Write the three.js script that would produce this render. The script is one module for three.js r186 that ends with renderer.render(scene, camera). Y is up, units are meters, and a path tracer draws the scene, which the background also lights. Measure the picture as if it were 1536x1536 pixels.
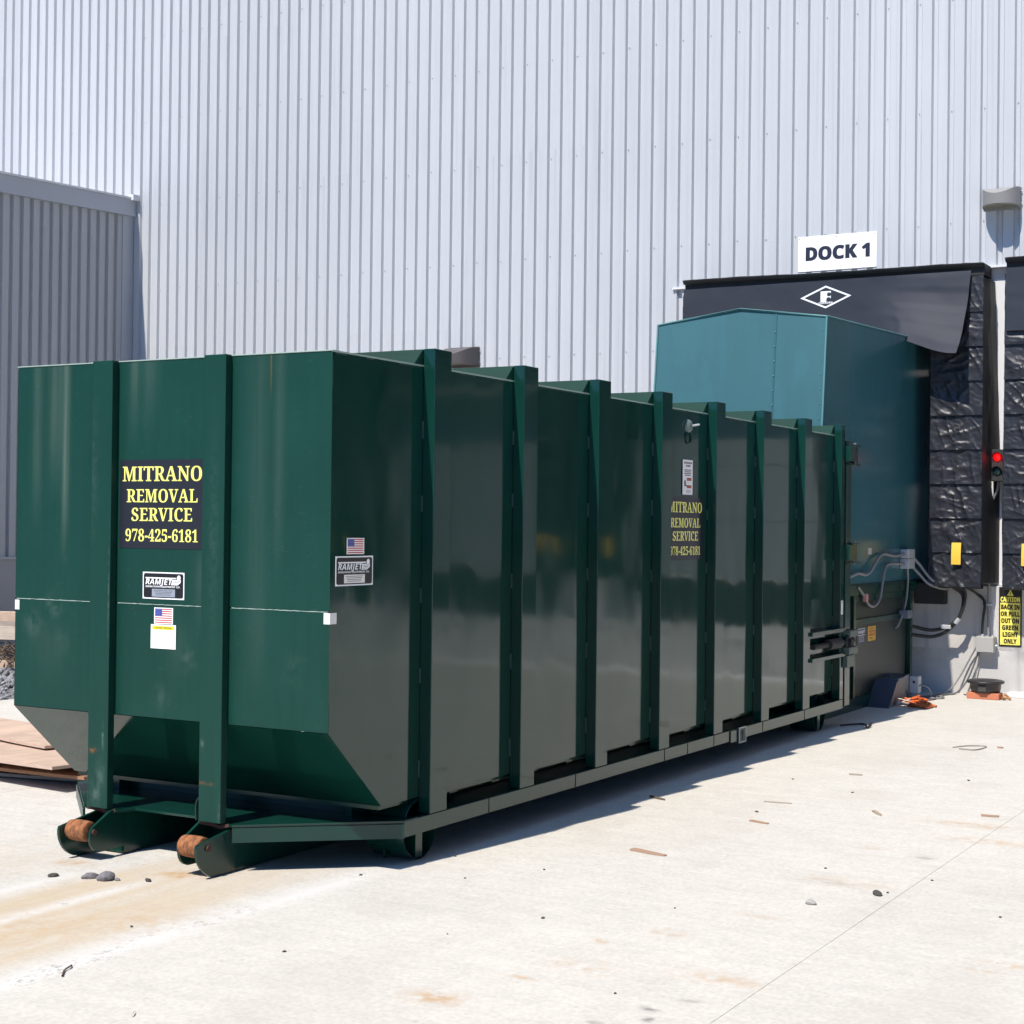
import * as THREE from 'three';
import { Sky } from 'three/addons/objects/Sky.js';
import { RoundedBoxGeometry } from 'three/addons/geometries/RoundedBoxGeometry.js';
import { mergeGeometries, toCreasedNormals } from 'three/addons/utils/BufferGeometryUtils.js';

// ------------------------------------------------------------------ camera, sky, sun, exposure
const scene = new THREE.Scene();
const camera = new THREE.PerspectiveCamera(35.47, 1, 0.1, 600);
camera.position.set(4.3322, 1.6553, 5.9046);
camera.rotation.set(0.00826, 0.5203, 0.0113, 'YXZ');
camera.updateMatrixWorld();

const SUN = new THREE.Vector3(-0.093, 1, 0.715).normalize();
const sky = new Sky();
sky.scale.setScalar(500);
Object.assign(sky.material.uniforms.sunPosition, { value: SUN.clone() });
sky.material.uniforms.turbidity.value = 8;
sky.material.uniforms.rayleigh.value = 0.6;
sky.material.uniforms.mieCoefficient.value = 0.004;
sky.name = 'sky'; sky.userData.kind = 'structure';
scene.add(sky);
scene.environmentIntensity = 0.11;

const sun = new THREE.DirectionalLight(0xfff4e4, 4.6);
sun.name = 'sun';
sun.position.copy(SUN).multiplyScalar(40);
sun.castShadow = true;
sun.shadow.mapSize.set(4096, 4096);
Object.assign(sun.shadow.camera, { left: -20, right: 20, top: 20, bottom: -20, near: 1, far: 90 });
sun.shadow.radius = 1;
scene.add(sun, sun.target);

const renderer = new THREE.WebGLRenderer({ antialias: true });
renderer.toneMapping = THREE.LinearToneMapping;
renderer.toneMappingExposure = 1.3;
renderer.shadowMap.enabled = true;

// ------------------------------------------------------------------ helpers
let seed = 12345;
const rnd = () => { seed = (seed * 1664525 + 1013904223) >>> 0; return seed / 4294967296; };
const R = (a, b) => a + (b - a) * rnd();
const clamp = (x, a = 0, b = 1) => Math.min(b, Math.max(a, x));
const ss = (a, b, x) => { const t = clamp((x - a) / (b - a)); return t * t * (3 - 2 * t); };
const taken = {};
function numbered(n) { taken[n] = (taken[n] || 0) + 1; return taken[n] === 1 ? n : n + '_' + String(taken[n] - 1).padStart(3, '0'); }

const LAT = new Float32Array(256 * 256); for (let i = 0; i < LAT.length; i++) LAT[i] = rnd();
function vn(x, y, px = 256, py = 256) {           // value noise, period px,py cells
  const xi = Math.floor(x), yi = Math.floor(y); let fx = x - xi, fy = y - yi;
  fx = fx * fx * (3 - 2 * fx); fy = fy * fy * (3 - 2 * fy);
  const m = (a, p) => ((a % p) + p) % p;
  const x0 = m(xi, px), x1 = m(xi + 1, px), y0 = m(yi, py) * 256, y1 = m(yi + 1, py) * 256;
  const a = LAT[y0 + x0] + (LAT[y0 + x1] - LAT[y0 + x0]) * fx, b = LAT[y1 + x0] + (LAT[y1 + x1] - LAT[y1 + x0]) * fx;
  return a + (b - a) * fy;
}
function fbm(x, y, o = 4) { let s = 0, a = 0.5, n = 0; for (let i = 0; i < o; i++) { s += a * vn(x + i * 17.3, y + i * 9.1); n += a; x *= 2; y *= 2; a *= 0.5; } return s / n; }
const toS = (v) => { v = clamp(v); return 255 * (v <= 0.0031308 ? v * 12.92 : 1.055 * Math.pow(v, 1 / 2.4) - 0.055); };
function dataTex(w, h, fn, srgb = true) {          // fn(u,v) -> [r,g,b] linear 0..1
  const d = new Uint8Array(w * h * 4);
  for (let j = 0; j < h; j++) for (let i = 0; i < w; i++) {
    const c = fn((i + 0.5) / w, (j + 0.5) / h), k = (j * w + i) * 4;
    for (let q = 0; q < 3; q++) d[k + q] = srgb ? toS(c[q]) : 255 * clamp(c[q]);
    d[k + 3] = 255;
  }
  const t = new THREE.DataTexture(d, w, h, THREE.RGBAFormat);
  t.wrapS = t.wrapT = THREE.RepeatWrapping; t.magFilter = THREE.LinearFilter; t.minFilter = THREE.LinearMipmapLinearFilter; t.generateMipmaps = true;
  if (srgb) t.colorSpace = THREE.SRGBColorSpace;
  t.needsUpdate = true; return t;
}
function canvasTex(w, h, draw) {
  const c = document.createElement('canvas'); c.width = w; c.height = h;
  draw(c.getContext('2d'), w, h);
  const t = new THREE.CanvasTexture(c); t.colorSpace = THREE.SRGBColorSpace; t.anisotropy = 8; return t;
}
function std(r, g, b, rough, o = {}) {
  const m = new THREE.MeshStandardMaterial({ roughness: rough, metalness: 0, ...o });
  m.color.setRGB(r, g, b); return m;
}
// geometry (world coordinates); parts are shifted to their thing's own origin when added
function box(x0, x1, y0, y1, z0, z1, r = 0) {
  const w = Math.abs(x1 - x0), h = Math.abs(y1 - y0), d = Math.abs(z1 - z0);
  let g;
  if (r > 0 && r < Math.min(w, h, d) / 2) g = new RoundedBoxGeometry(w, h, d, 1, r);
  else g = new THREE.BoxGeometry(w, h, d);
  g.translate((x0 + x1) / 2, (y0 + y1) / 2, (z0 + z1) / 2);
  return g;
}
function metreUV(g) {                              // uv in metres from the dominant normal
  const p = g.attributes.position, n = g.attributes.normal, u = g.attributes.uv || new THREE.BufferAttribute(new Float32Array(p.count * 2), 2);
  for (let i = 0; i < p.count; i++) {
    const ax = Math.abs(n.getX(i)), ay = Math.abs(n.getY(i)), az = Math.abs(n.getZ(i));
    if (ay >= ax && ay >= az) u.setXY(i, p.getX(i), p.getZ(i));
    else if (ax >= az) u.setXY(i, p.getZ(i), p.getY(i));
    else u.setXY(i, p.getX(i), p.getY(i));
  }
  g.setAttribute('uv', u); return g;
}
function prism(pts, axis, a0, a1, bevel = 0) {     // polygon extruded along an axis; pts: 'x' -> [z,y], 'y' -> [x,z], 'z' -> [x,y]
  const s = new THREE.Shape(pts.map((q) => new THREE.Vector2(axis === 'x' ? -q[0] : q[0], axis === 'y' ? -q[1] : q[1])));
  const g = new THREE.ExtrudeGeometry(s, { depth: a1 - a0 - 2 * bevel, bevelEnabled: bevel > 0, bevelThickness: bevel, bevelSize: bevel, bevelOffset: -bevel, bevelSegments: 1, curveSegments: 12 });
  if (axis === 'z') g.translate(0, 0, a0 + bevel);
  if (axis === 'x') { g.rotateY(Math.PI / 2); g.translate(a0 + bevel, 0, 0); }
  if (axis === 'y') { g.rotateX(-Math.PI / 2); g.translate(0, a0 + bevel, 0); }
  return g;
}
function tube(pts, r, seg = 40, rad = 8, tension = 0.5) {
  const c = new THREE.CatmullRomCurve3(pts.map((q) => new THREE.Vector3(...q)), false, 'catmullrom', tension);
  return new THREE.TubeGeometry(c, seg, r, rad, false);
}
function cyl(a, b, r, rad = 16, r2 = r) {
  const A = new THREE.Vector3(...a), Bv = new THREE.Vector3(...b), d = Bv.clone().sub(A);
  const g = new THREE.CylinderGeometry(r2, r, d.length(), rad);
  g.applyQuaternion(new THREE.Quaternion().setFromUnitVectors(new THREE.Vector3(0, 1, 0), d.clone().normalize()));
  g.translate((A.x + Bv.x) / 2, (A.y + Bv.y) / 2, (A.z + Bv.z) / 2); return g;
}
function sheet(nu, nv, fn) {                       // grid surface fn(u,v)->[x,y,z], uv = u,v
  const p = [], uv = [], ix = [];
  for (let j = 0; j <= nv; j++) for (let i = 0; i <= nu; i++) { p.push(...fn(i / nu, j / nv)); uv.push(i / nu, j / nv); }
  for (let j = 0; j < nv; j++) for (let i = 0; i < nu; i++) { const a = j * (nu + 1) + i, b = a + 1, c = a + nu + 1, d = c + 1; ix.push(a, b, d, a, d, c); }
  const g = new THREE.BufferGeometry();
  g.setAttribute('position', new THREE.Float32BufferAttribute(p, 3)); g.setAttribute('uv', new THREE.Float32BufferAttribute(uv, 2));
  g.setIndex(ix); g.computeVertexNormals(); return g;
}
function quad(a, b, c, d) { return sheet(1, 1, (u, v) => { const q = [0, 1, 2].map((k) => (a[k] * (1 - u) + b[k] * u) * (1 - v) + (d[k] * (1 - u) + c[k] * u) * v); return q; }); }
const plain = (g) => { const h = g.index ? g.toNonIndexed() : g; for (const k of Object.keys(h.attributes)) if (!['position', 'normal', 'uv'].includes(k)) h.deleteAttribute(k); return h; };
const join = (gs) => (gs.length === 1 ? gs[0] : mergeGeometries(gs.map(plain)));

function thing(name, label, category, at = [0, 0, 0], group) {
  const o = new THREE.Group(); o.name = numbered(name); o.position.set(...at); o.userData = { label, category };
  if (group) o.userData.group = group; scene.add(o); return o;
}
function structure(name) { const o = new THREE.Group(); o.name = numbered(name); o.userData = { kind: 'structure' }; scene.add(o); return o; }
function part(parent, name, geo, mat, label) {     // geo in world coordinates
  let g = Array.isArray(geo) ? join(geo) : geo;
  let ox = 0, oy = 0, oz = 0;
  for (let q = parent; q && q !== scene; q = q.parent) { ox += q.position.x; oy += q.position.y; oz += q.position.z; }
  // place the mesh at its own centre so that the part has a sensible origin
  g.computeBoundingBox(); const c = g.boundingBox.getCenter(new THREE.Vector3());
  g.translate(-c.x, -c.y, -c.z);
  const m = new THREE.Mesh(g, mat); m.name = name; m.position.set(c.x - ox, c.y - oy, c.z - oz);
  if (label) m.userData.label = label; parent.add(m); return m;
}
function solo(name, geo, mat, label, category, group) {
  const m = part(scene, numbered(name), geo, mat); m.userData = { label, category }; if (group) m.userData.group = group; return m;
}

// ------------------------------------------------------------------ materials
const fineBump = dataTex(512, 512, (u, v) => { const a = vn(u * 128, v * 128, 128, 128) * 0.5 + vn(u * 250, v * 250, 250, 250) * 0.5; return [a, a, a]; }, false);
fineBump.repeat.set(1 / 0.5, 1 / 0.5);
const SPOTS = [[1.33, 1.16, .10, .07, .8], [1.65, -.1, .08, .05, .5], [1.47, .17, .06, .03, .6], [2.1, .41, .16, .06, .5], [1.59, .54, .12, .08, .35], [1.46, .78, .05, .02, .6], [2.12, -3.2, .25, .08, .5],
  [2.33, -2.77, .25, .07, .5], [1.96, -1.4, .2, .08, .35], [2.94, -.34, .1, .03, .6], [2.88, -.22, .05, .02, .6], [1.86, -.56, .08, .03, .3], [1.81, -2.26, .1, .05, .3], [-.74, .15, .09, .06, 1.2], [-1.34, .23, .1, .05, 1], [-.62, -.02, .09, .05, .6], [-.3, .9, .25, .3, .3], [-.6, 1.3, .3, .4, .3]];
const DARKS = [[2.13, -2.17, .06, .05, .6], [2.02, .88, .03, .025, .9], [2.07, .99, .03, .025, 1], [2.1, .72, .04, .02, .5], [1.93, 1.12, .04, .02, .8], [1.89, -1.36, .12, .06, .3]];
// concrete of the yard: 12 x 12 m of map, x -6..6, z -9..3
const yardTex = dataTex(2048, 2048, (u, v) => {
  const x = u * 12 - 6, z = v * 12 - 9;
  let b = 0.55 + 0.05 * (fbm(x * 0.7 + 40, z * 0.7 + 11, 4) - 0.5) + 0.05 * (fbm(x * 9 + 3, z * 9, 3) - 0.5) + 0.10 * (vn(x * 85, z * 85) - 0.5);
  b += 0.06 * (fbm(x * 3.1 + 5, z * 26, 3) - 0.5);                                    // broom marks across the slab
  let r = b * 1.0, g = b * 0.975, l = b * 0.905;
  const tint = (k, cr, cg, cb) => { r += (cr - r) * k; g += (cg - g) * k; l += (cb - l) * k; };
  // tawny track dragged by the skids, running along z
  const nz = fbm(x * 3 + 70, z * 0.9, 3), edge = fbm(x * 16, z * 1.4 + 30, 3);
  const wob = 0.05 * Math.sin(z * 1.3) + 0.05 * (nz - 0.5);
  let k = ss(-1.12, -0.92, x + wob) * (1 - ss(-0.30, -0.10, x + wob)) * ss(-1.2, 0.4, z);
  k *= 0.45 + 0.8 * (edge - 0.2); tint(clamp(k * 0.75), 0.50, 0.40, 0.265);
  k = ss(-2.3, -2.0, x) * (1 - ss(-1.5, -1.2, x)) * ss(-0.5, 0.8, z) * clamp(1.6 * edge - 0.35); tint(k * 0.6, 0.51, 0.415, 0.29);
  // scraped pale strips with grey crumbs
  const strip = (x0, w, z0, z1) => Math.exp(-(((x + wob * 0.6 - x0) / w) ** 2)) * ss(z0, z0 + 0.5, z) * (1 - ss(z1 - 0.5, z1, z));
  k = strip(-0.03, 0.085, -0.75, 4); const sp = vn(x * 150, z * 110) * 0.6 + 0.4 * vn(x * 60, z * 40);
  tint(clamp(k * 0.7 * (0.5 + edge)), 0.64, 0.635, 0.62); tint(clamp(k * 1.2 * ss(0.58, 0.75, sp) * ss(0.35, 0.65, fbm(x * 5, z * 3 + 60, 2))), 0.36, 0.355, 0.35);
  k = strip(-0.74, 0.05, 0.1, 4); tint(clamp(k * 0.75 * (0.5 + edge)), 0.62, 0.61, 0.59); tint(clamp(k * ss(0.66, 0.8, sp)), 0.4, 0.395, 0.385);
  k = strip(-1.15, 0.06, 0.2, 4); tint(clamp(k * 0.7 * (0.5 + edge)), 0.62, 0.61, 0.59);
  // rust spots: [x, z, rx, rz, strength]
  for (const [cx, cz, rx, rz, s] of SPOTS) {
    const dx = (x - cx) / rx, dz = (z - cz) / rz, d = dx * dx + dz * dz; if (d > 6) continue;
    const n = fbm(x * 22 + cx * 9, z * 22 + cz * 5, 3), q = Math.exp(-d) * clamp((n - 0.32) * 3.2) * s; tint(clamp(q), 0.46, 0.285, 0.13);
  }
  for (const [cx, cz, rx, rz, s] of DARKS) {
    const dx = (x - cx) / rx, dz = (z - cz) / rz, d = dx * dx + dz * dz; if (d > 6) continue;
    const n = fbm(x * 26 + cx * 7, z * 26, 3); tint(clamp(Math.exp(-d) * clamp((n - 0.3) * 3) * s), 0.20, 0.19, 0.18);
  }
  const grime = clamp((fbm(x * 2.2 + 8, z * 1.3 + 80, 4) - 0.58) * 5) * 0.22; tint(grime, 0.42, 0.39, 0.345);
  { const q = vn(x * 78 + 9, z * 78); if (q > 0.9) tint((q - 0.9) * 5, 0.3, 0.28, 0.26); const c = Math.abs(fbm(x * 0.9 + 20, z * 0.9 + 3, 4) - 0.5); tint(0.4 * (1 - ss(0, 0.0016, c)) * ss(0.45, 0.6, fbm(x * 0.5 + 9, z * 0.5, 2)), 0.33, 0.31, 0.29); }
  return [r, g, l];
});
yardTex.wrapS = yardTex.wrapT = THREE.MirroredRepeatWrapping;
const M = {};
M.yard = std(1, 1, 1, 0.9, { map: yardTex, bumpMap: fineBump, bumpScale: 0.0006 });
M.earth = std(0.09, 0.075, 0.06, 1);
M.footing = std(0.62, 0.61, 0.60, 0.9, {
  map: (() => { const t = dataTex(512, 512, (u, v) => {
    let b = 0.86 + 0.25 * (fbm(u * 8, v * 8, 4) - 0.5); const st = clamp((fbm(u * 30, v * 2 + 5, 3) - 0.6) * 3); b *= 1 - 0.35 * st;
    const d = clamp((fbm(u * 6 + 50, v * 6, 4) - 0.55) * 4) * 0.35; return [b * (1 - d), b * (1 - d), b * (1 - d)]; }); t.repeat.set(1 / 2.6, 1 / 2.6); return t; })(), bumpMap: fineBump, bumpScale: 0.002 });
const sideTone = [0.975, 1, 1.025];
const sideStreak = dataTex(512, 1024, (u, v) => { const k = 0.965 + 0.07 * (fbm(u * 90, v * 5, 3) - 0.5) + 0.06 * (fbm(u * 6, v * 9 + 3, 4) - 0.5) - 0.10 * clamp((fbm(u * 60 + 7, v * 3, 3) - 0.66) * 4); return [k, k, k * 0.995]; });
const streakAt = (q) => { const t = sideStreak.clone(); t.repeat.set(1 / 2.1, 1 / 7); t.offset.set(q * 0.37, q * 0.29); return t; };
M.siding = sideTone.map((k, q) => std(0.50 * k, 0.527 * k, 0.57 * k, 0.42, { map: streakAt(q) }));
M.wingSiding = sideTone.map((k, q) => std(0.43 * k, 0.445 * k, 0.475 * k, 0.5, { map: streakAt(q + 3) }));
M.flashing = std(0.40, 0.43, 0.48, 0.4);
M.whitePanel = std(0.66, 0.67, 0.70, 0.5);
M.whitePaint = std(0.74, 0.74, 0.73, 0.6);
M.dark = std(0.015, 0.015, 0.016, 0.8);
M.rubber = std(0.02, 0.02, 0.021, 0.7);
M.screw = std(0.35, 0.35, 0.36, 0.4, { metalness: 0.6 });
M.doorPale = std(0.22, 0.235, 0.26, 0.5);
// paint of the container: chalked vertical streaks
const paintTex = dataTex(1024, 1024, (u, v) => {
  const st = fbm(u * 60, v * 2.2, 3), cl = fbm(u * 6 + 9, v * 5, 4), k = 1 + 0.22 * (st - 0.5) + 0.28 * (cl - 0.5);
  return [0.93 * k, 0.93 * k, 0.93 * k];
});
paintTex.repeat.set(1 / 2.6, 1 / 2.6);
const scuffRough = dataTex(512, 512, (u, v) => { const k = 0.5 + 0.5 * (fbm(u * 12, v * 6, 4) - 0.5) * 1.6; return [k, k, k]; }, false);
scuffRough.repeat.set(1 / 2.2, 1 / 2.2);
const GP = [0.0045, 0.039, 0.029];                   // container paint; front plates and posts carry their own paler maps
M.green = std(...GP, 0.34, { map: paintTex });
M.greenGloss = std(...GP, 0.17, { map: paintTex, roughnessMap: scuffRough });
M.greenRib = std(...GP, 0.07, { map: paintTex });
M.greenFrame = std(...GP, 0.2, { map: paintTex });
M.weld = std(0.30, 0.40, 0.36, 0.5);
M.weldDark = std(0.05, 0.09, 0.08, 0.35);
// front plate paint: pale run-off streaks and scuffs where the photograph shows them
const frontTex = dataTex(1024, 1024, (u, v) => {
  const x = -2 + 2 * u, y = 0.699 + 1.741 * v;
  let k = 1 + 0.16 * (fbm(u * 70, v * 2.5, 3) - 0.5) + 0.22 * (fbm(u * 7 + 4, v * 6, 4) - 0.5);
  let r = 0.0048 * k, g = 0.044 * k, b = 0.0335 * k;
  const tint = (q, cr, cg, cb) => { q = clamp(q); r += (cr - r) * q; g += (cg - g) * q; b += (cb - b) * q; };
  for (const [sx, w, y0, y1, s] of [[-1.66, .022, 1.35, 2.6, .38], [-1.73, .05, 1.7, 2.6, .2], [-1.86, .03, 1.5, 2.6, .16], [-1.10, .05, 2.0, 2.6, .16], [-1.2, .03, 1.95, 2.6, .18], [-.30, .03, 1.3, 2.6, .1], [-.9, .07, .8, 1.0, .16], [-1.75, .12, .72, .95, .12], [-.42, .06, .72, 2.6, .08], [-.76, .04, 1.0, 1.35, .14]]) {
    const q = 1.25 * Math.exp(-(((x - sx + 0.01 * (fbm(1, y * 3) - 0.5)) / w) ** 2)) * ss(y0, y0 + 0.5, y) * (y1 < 2 ? 1 - ss(y1, y1 + 0.25, y) : 1) * (0.45 + 1.1 * fbm(x * 60, y * 2, 3));
    tint(q * s, 0.12, 0.17, 0.145);
  }
  for (const [sx, sy, rr, s] of [[-1.73, 1.22, .05, .3], [-1.87, 1.12, .06, .22], [-1.66, 1.05, .05, .12], [-.83, 1.0, .05, .2], [-.2, .98, .06, .1], [-1.0, .8, .05, .15]]) {
    const d = ((x - sx) ** 2 + (y - sy) ** 2) / (rr * rr); tint(Math.exp(-d) * s * clamp(2.6 * (fbm(x * 30, y * 30, 3) - 0.25)), 0.13, 0.18, 0.16);
  }
  { const n = fbm(x * 55, y * 50, 3); tint(clamp((n - 0.72) * 5) * 0.10, 0.11, 0.15, 0.13); const sc = vn(x * 14 + y * 3, y * 160 + x * 22); if (sc > 0.965) tint((sc - 0.965) * 6 * ss(0.5, 0.7, fbm(x * 3, y * 3, 2)), 0.2, 0.26, 0.23);
    const ch = vn(x * 120, y * 120); if (ch > 0.93 && fbm(x * 4 + 2, y * 4, 2) > 0.66) tint((ch - 0.93) * 5, 0.10, 0.055, 0.025); }
  for (const [sx, w, y0] of [[-.352, .004, 2.2], [-1.665, .004, 2.36]]) tint(Math.exp(-(((x - sx) / w) ** 2)) * ss(y0, y0 + 0.2, y) * 0.8, 0.12, 0.085, 0.02);
  return [r, g, b];
});
frontTex.wrapS = frontTex.wrapT = THREE.ClampToEdgeWrapping;
M.front = new THREE.MeshPhysicalMaterial({ map: frontTex, roughness: 0.42, specularIntensity: 0.55 });
const postTex = dataTex(1024, 1024, (u, v) => {
  const x = u * 2.6, y = v * 2.6; let k = 1 + 0.18 * (fbm(u * 60, v * 2.2, 3) - 0.5) + 0.24 * (fbm(u * 6 + 9, v * 5, 4) - 0.5), r = 0.0048 * k, g = 0.043 * k, b = 0.032 * k;
  const tint = (q, cr, cg, cb) => { q = clamp(q); r += (cr - r) * q; g += (cg - g) * q; b += (cb - b) * q; };
  for (const [cx, cy, rx, ry, s, rust] of [[1.20, .52, .02, .012, 1.4, 1], [1.265, .58, .006, .05, .7, 0], [1.25, .40, .025, .06, .35, 0], [1.22, .31, .03, .05, .4, 0], [1.93, .42, .04, .007, 1.3, 1], [1.90, .60, .01, .02, .6, 0], [1.29, 1.3, .004, .22, .5, 0], [1.18, 1.9, .03, .3, .12, 0], [1.95, 1.6, .03, .4, .12, 0], [2.01, .30, .01, .05, .5, 0]]) {
    const d = ((x - cx) / rx) ** 2 + ((y - cy) / ry) ** 2; if (d > 5) continue; const q = Math.exp(-d) * s * clamp(2.4 * (fbm(x * 45 + cx, y * 45, 3) - 0.25)); rust ? tint(q, 0.16, 0.075, 0.03) : tint(q, 0.14, 0.2, 0.18);
  }
  return [r, g, b];
});
postTex.repeat.set(1 / 2.6, 1 / 2.6); M.post = new THREE.MeshPhysicalMaterial({ map: postTex, roughness: 0.42, specularIntensity: 0.55 });
const rustTex = dataTex(256, 256, (u, v) => { const n = fbm(u * 14, v * 14, 4); const q = 0.35 + 1.1 * clamp(n * 1.5 - 0.25); return [0.30 * q, 0.118 * q, 0.040 * q + 0.006]; });
M.rust = std(1, 1, 1, 0.85, { map: rustTex, bumpMap: fineBump, bumpScale: 0.001 });
M.rustDark = std(0.07, 0.028, 0.022, 0.85);
const TP = [0.034, 0.132, 0.160];                     // one paint for the whole hopper
const hopTex = dataTex(512, 512, (u, v) => { const k = 0.95 + 0.10 * (fbm(u * 40, v * 2.2, 3) - 0.5) + 0.22 * (fbm(u * 5 + 3, v * 4, 4) - 0.5) + 0.25 * clamp((fbm(u * 16 + 8, v * 9, 4) - 0.62) * 3); return [k, k, k]; }); hopTex.repeat.set(1 / 2.3, 1 / 2.3);
M.tealFront = std(...TP, 0.45, { map: hopTex });
M.tealSide = std(...TP, 0.22, { map: hopTex });
M.tealTrim = std(0.10, 0.26, 0.28, 0.4);
M.steelGrey = std(0.15, 0.17, 0.20, 0.45);
M.galv = std(0.55, 0.57, 0.60, 0.35, { metalness: 0.35 });
M.cableGrey = std(0.22, 0.22, 0.23, 0.55);
M.cableBlack = std(0.013, 0.013, 0.014, 0.5);
M.vinyl = std(0.016, 0.0175, 0.024, 0.36, { bumpMap: fineBump, bumpScale: 0.0006 });
M.vinylDull = std(0.018, 0.019, 0.022, 0.6, { bumpMap: fineBump, bumpScale: 0.001 });
M.yellow = std(0.78, 0.52, 0.06, 0.55);
M.lampGrey = std(0.26, 0.26, 0.265, 0.5);
M.lampBrown = std(0.10, 0.09, 0.095, 0.5);
M.lens = std(0.30, 0.27, 0.20, 0.25);
const woodTex = dataTex(256, 512, (u, v) => { const g = fbm(u * 40, v * 3, 3), c = fbm(u * 5, v * 5, 3), k = 1.05 + 0.35 * (g - 0.5) + 0.4 * (c - 0.5); return [0.50 * k, 0.435 * k, 0.37 * k]; });
const ply = std(1, 1, 1, 0.85, { map: (() => { const t = woodTex.clone(); return t; })() });
M.ply = ply; M.plyGrey = std(0.62, 0.62, 0.64, 0.85, { map: woodTex }); M.plyPink = std(0.95, 0.82, 0.76, 0.85, { map: woodTex });
M.woodRed = std(0.30, 0.16, 0.09, 0.85);
M.twig = std(0.13, 0.095, 0.07, 0.9);
M.stone = std(0.17, 0.165, 0.18, 0.9);
M.stoneDark = std(0.06, 0.055, 0.05, 0.9);

// ------------------------------------------------------------------ ground
const GZ = -10.5;
const ground = part(scene, 'ground', box(-300, 300, -0.6, -0.03, -300, 300), M.earth); ground.userData = { kind: 'structure' };
const pavement = structure('concrete_pavement');
function slab(x0, x1, z0, z1) {
  const g = box(x0, x1, -0.15, 0, z0, z1), p = g.attributes.position, uv = g.attributes.uv;
  for (let i = 0; i < p.count; i++) uv.setXY(i, (p.getX(i) + 6) / 12, (p.getZ(i) + 9) / 12);
  part(pavement, 'slab', g, M.yard);
}
const fb2 = fineBump.clone(); fb2.repeat.set(24, 24); M.yard.bumpMap = fb2;
for (const [x0, x1] of [[-7, -3.16], [-3.157, 2.2592], [2.2610, 7.67], [7.673, 16], [16.003, 60]]) for (const [z0, z1] of [[GZ - 0.06, 2.9], [2.908, 9], [9.008, 60]]) slab(x0, x1, z0, z1);
// gravel strip along the wing
const gravelBed = part(scene, 'gravel_strip', box(-11.1, -7.008, -0.1, -0.02, GZ, 30), std(0.16, 0.16, 0.17, 1)); gravelBed.userData = { kind: 'structure' };
{
  const g = new THREE.IcosahedronGeometry(0.03, 0), n = 5200, im = new THREE.InstancedMesh(g, std(0.24, 0.245, 0.265, 0.95), n), d = new THREE.Object3D(), c = new THREE.Color();
  for (let i = 0; i < n; i++) { d.position.set(R(-10.9, -7.02), R(-0.025, 0.02), R(-9.5, -2)); d.rotation.set(R(0, 6), R(0, 6), R(0, 6)); const s = R(0.4, 1.4); d.scale.set(s, s * R(0.5, 1), s * R(0.7, 1.2)); d.updateMatrix(); im.setMatrixAt(i, d.matrix); const k = R(0.6, 1.3); im.setColorAt(i, c.setRGB(k, k, k)); }
  im.name = 'gravel'; im.userData = { kind: 'stuff', label: 'loose grey gravel beside the concrete yard at left', category: 'gravel' }; scene.add(im);
}

// ------------------------------------------------------------------ warehouse
const PITCH = 0.1668, DEEP = 0.037;
function sidingGeo(n, h) {                          // profile in x, extruded in y; right end of each proud flat at pitch multiples; face z=0, groove z=-DEEP
  const prof = [];
  for (let k = 0; k < n; k++) { const x = k * PITCH; prof.push([x, 0], [x + 0.0145, -DEEP], [x + 0.054, -DEEP], [x + 0.0685, 0]); }
  prof.push([n * PITCH + 0.0006, 0]);
  const P = [], N = [], U = [], I = [];
  for (let i = 0; i + 1 < prof.length; i++) {
    const [xa, za] = prof[i], [xb, zb] = prof[i + 1], L = Math.hypot(xb - xa, zb - za), nx = -(zb - za) / L, nz = (xb - xa) / L, b = P.length / 3;
    for (const [x, z, y] of [[xa, za, 0], [xb, zb, 0], [xb, zb, h], [xa, za, h]]) { P.push(x, y, z); N.push(nx, 0, nz); U.push(x, y); }
    I.push(b, b + 1, b + 2, b, b + 2, b + 3);
  }
  const g = new THREE.BufferGeometry(); g.setAttribute('position', new THREE.Float32BufferAttribute(P, 3)); g.setAttribute('normal', new THREE.Float32BufferAttribute(N, 3)); g.setAttribute('uv', new THREE.Float32BufferAttribute(U, 2)); g.setIndex(I); return g;
}
const house = thing('warehouse', 'tall warehouse clad in pale ribbed metal siding behind the green container', 'building', [-1, 0, GZ]);
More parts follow.
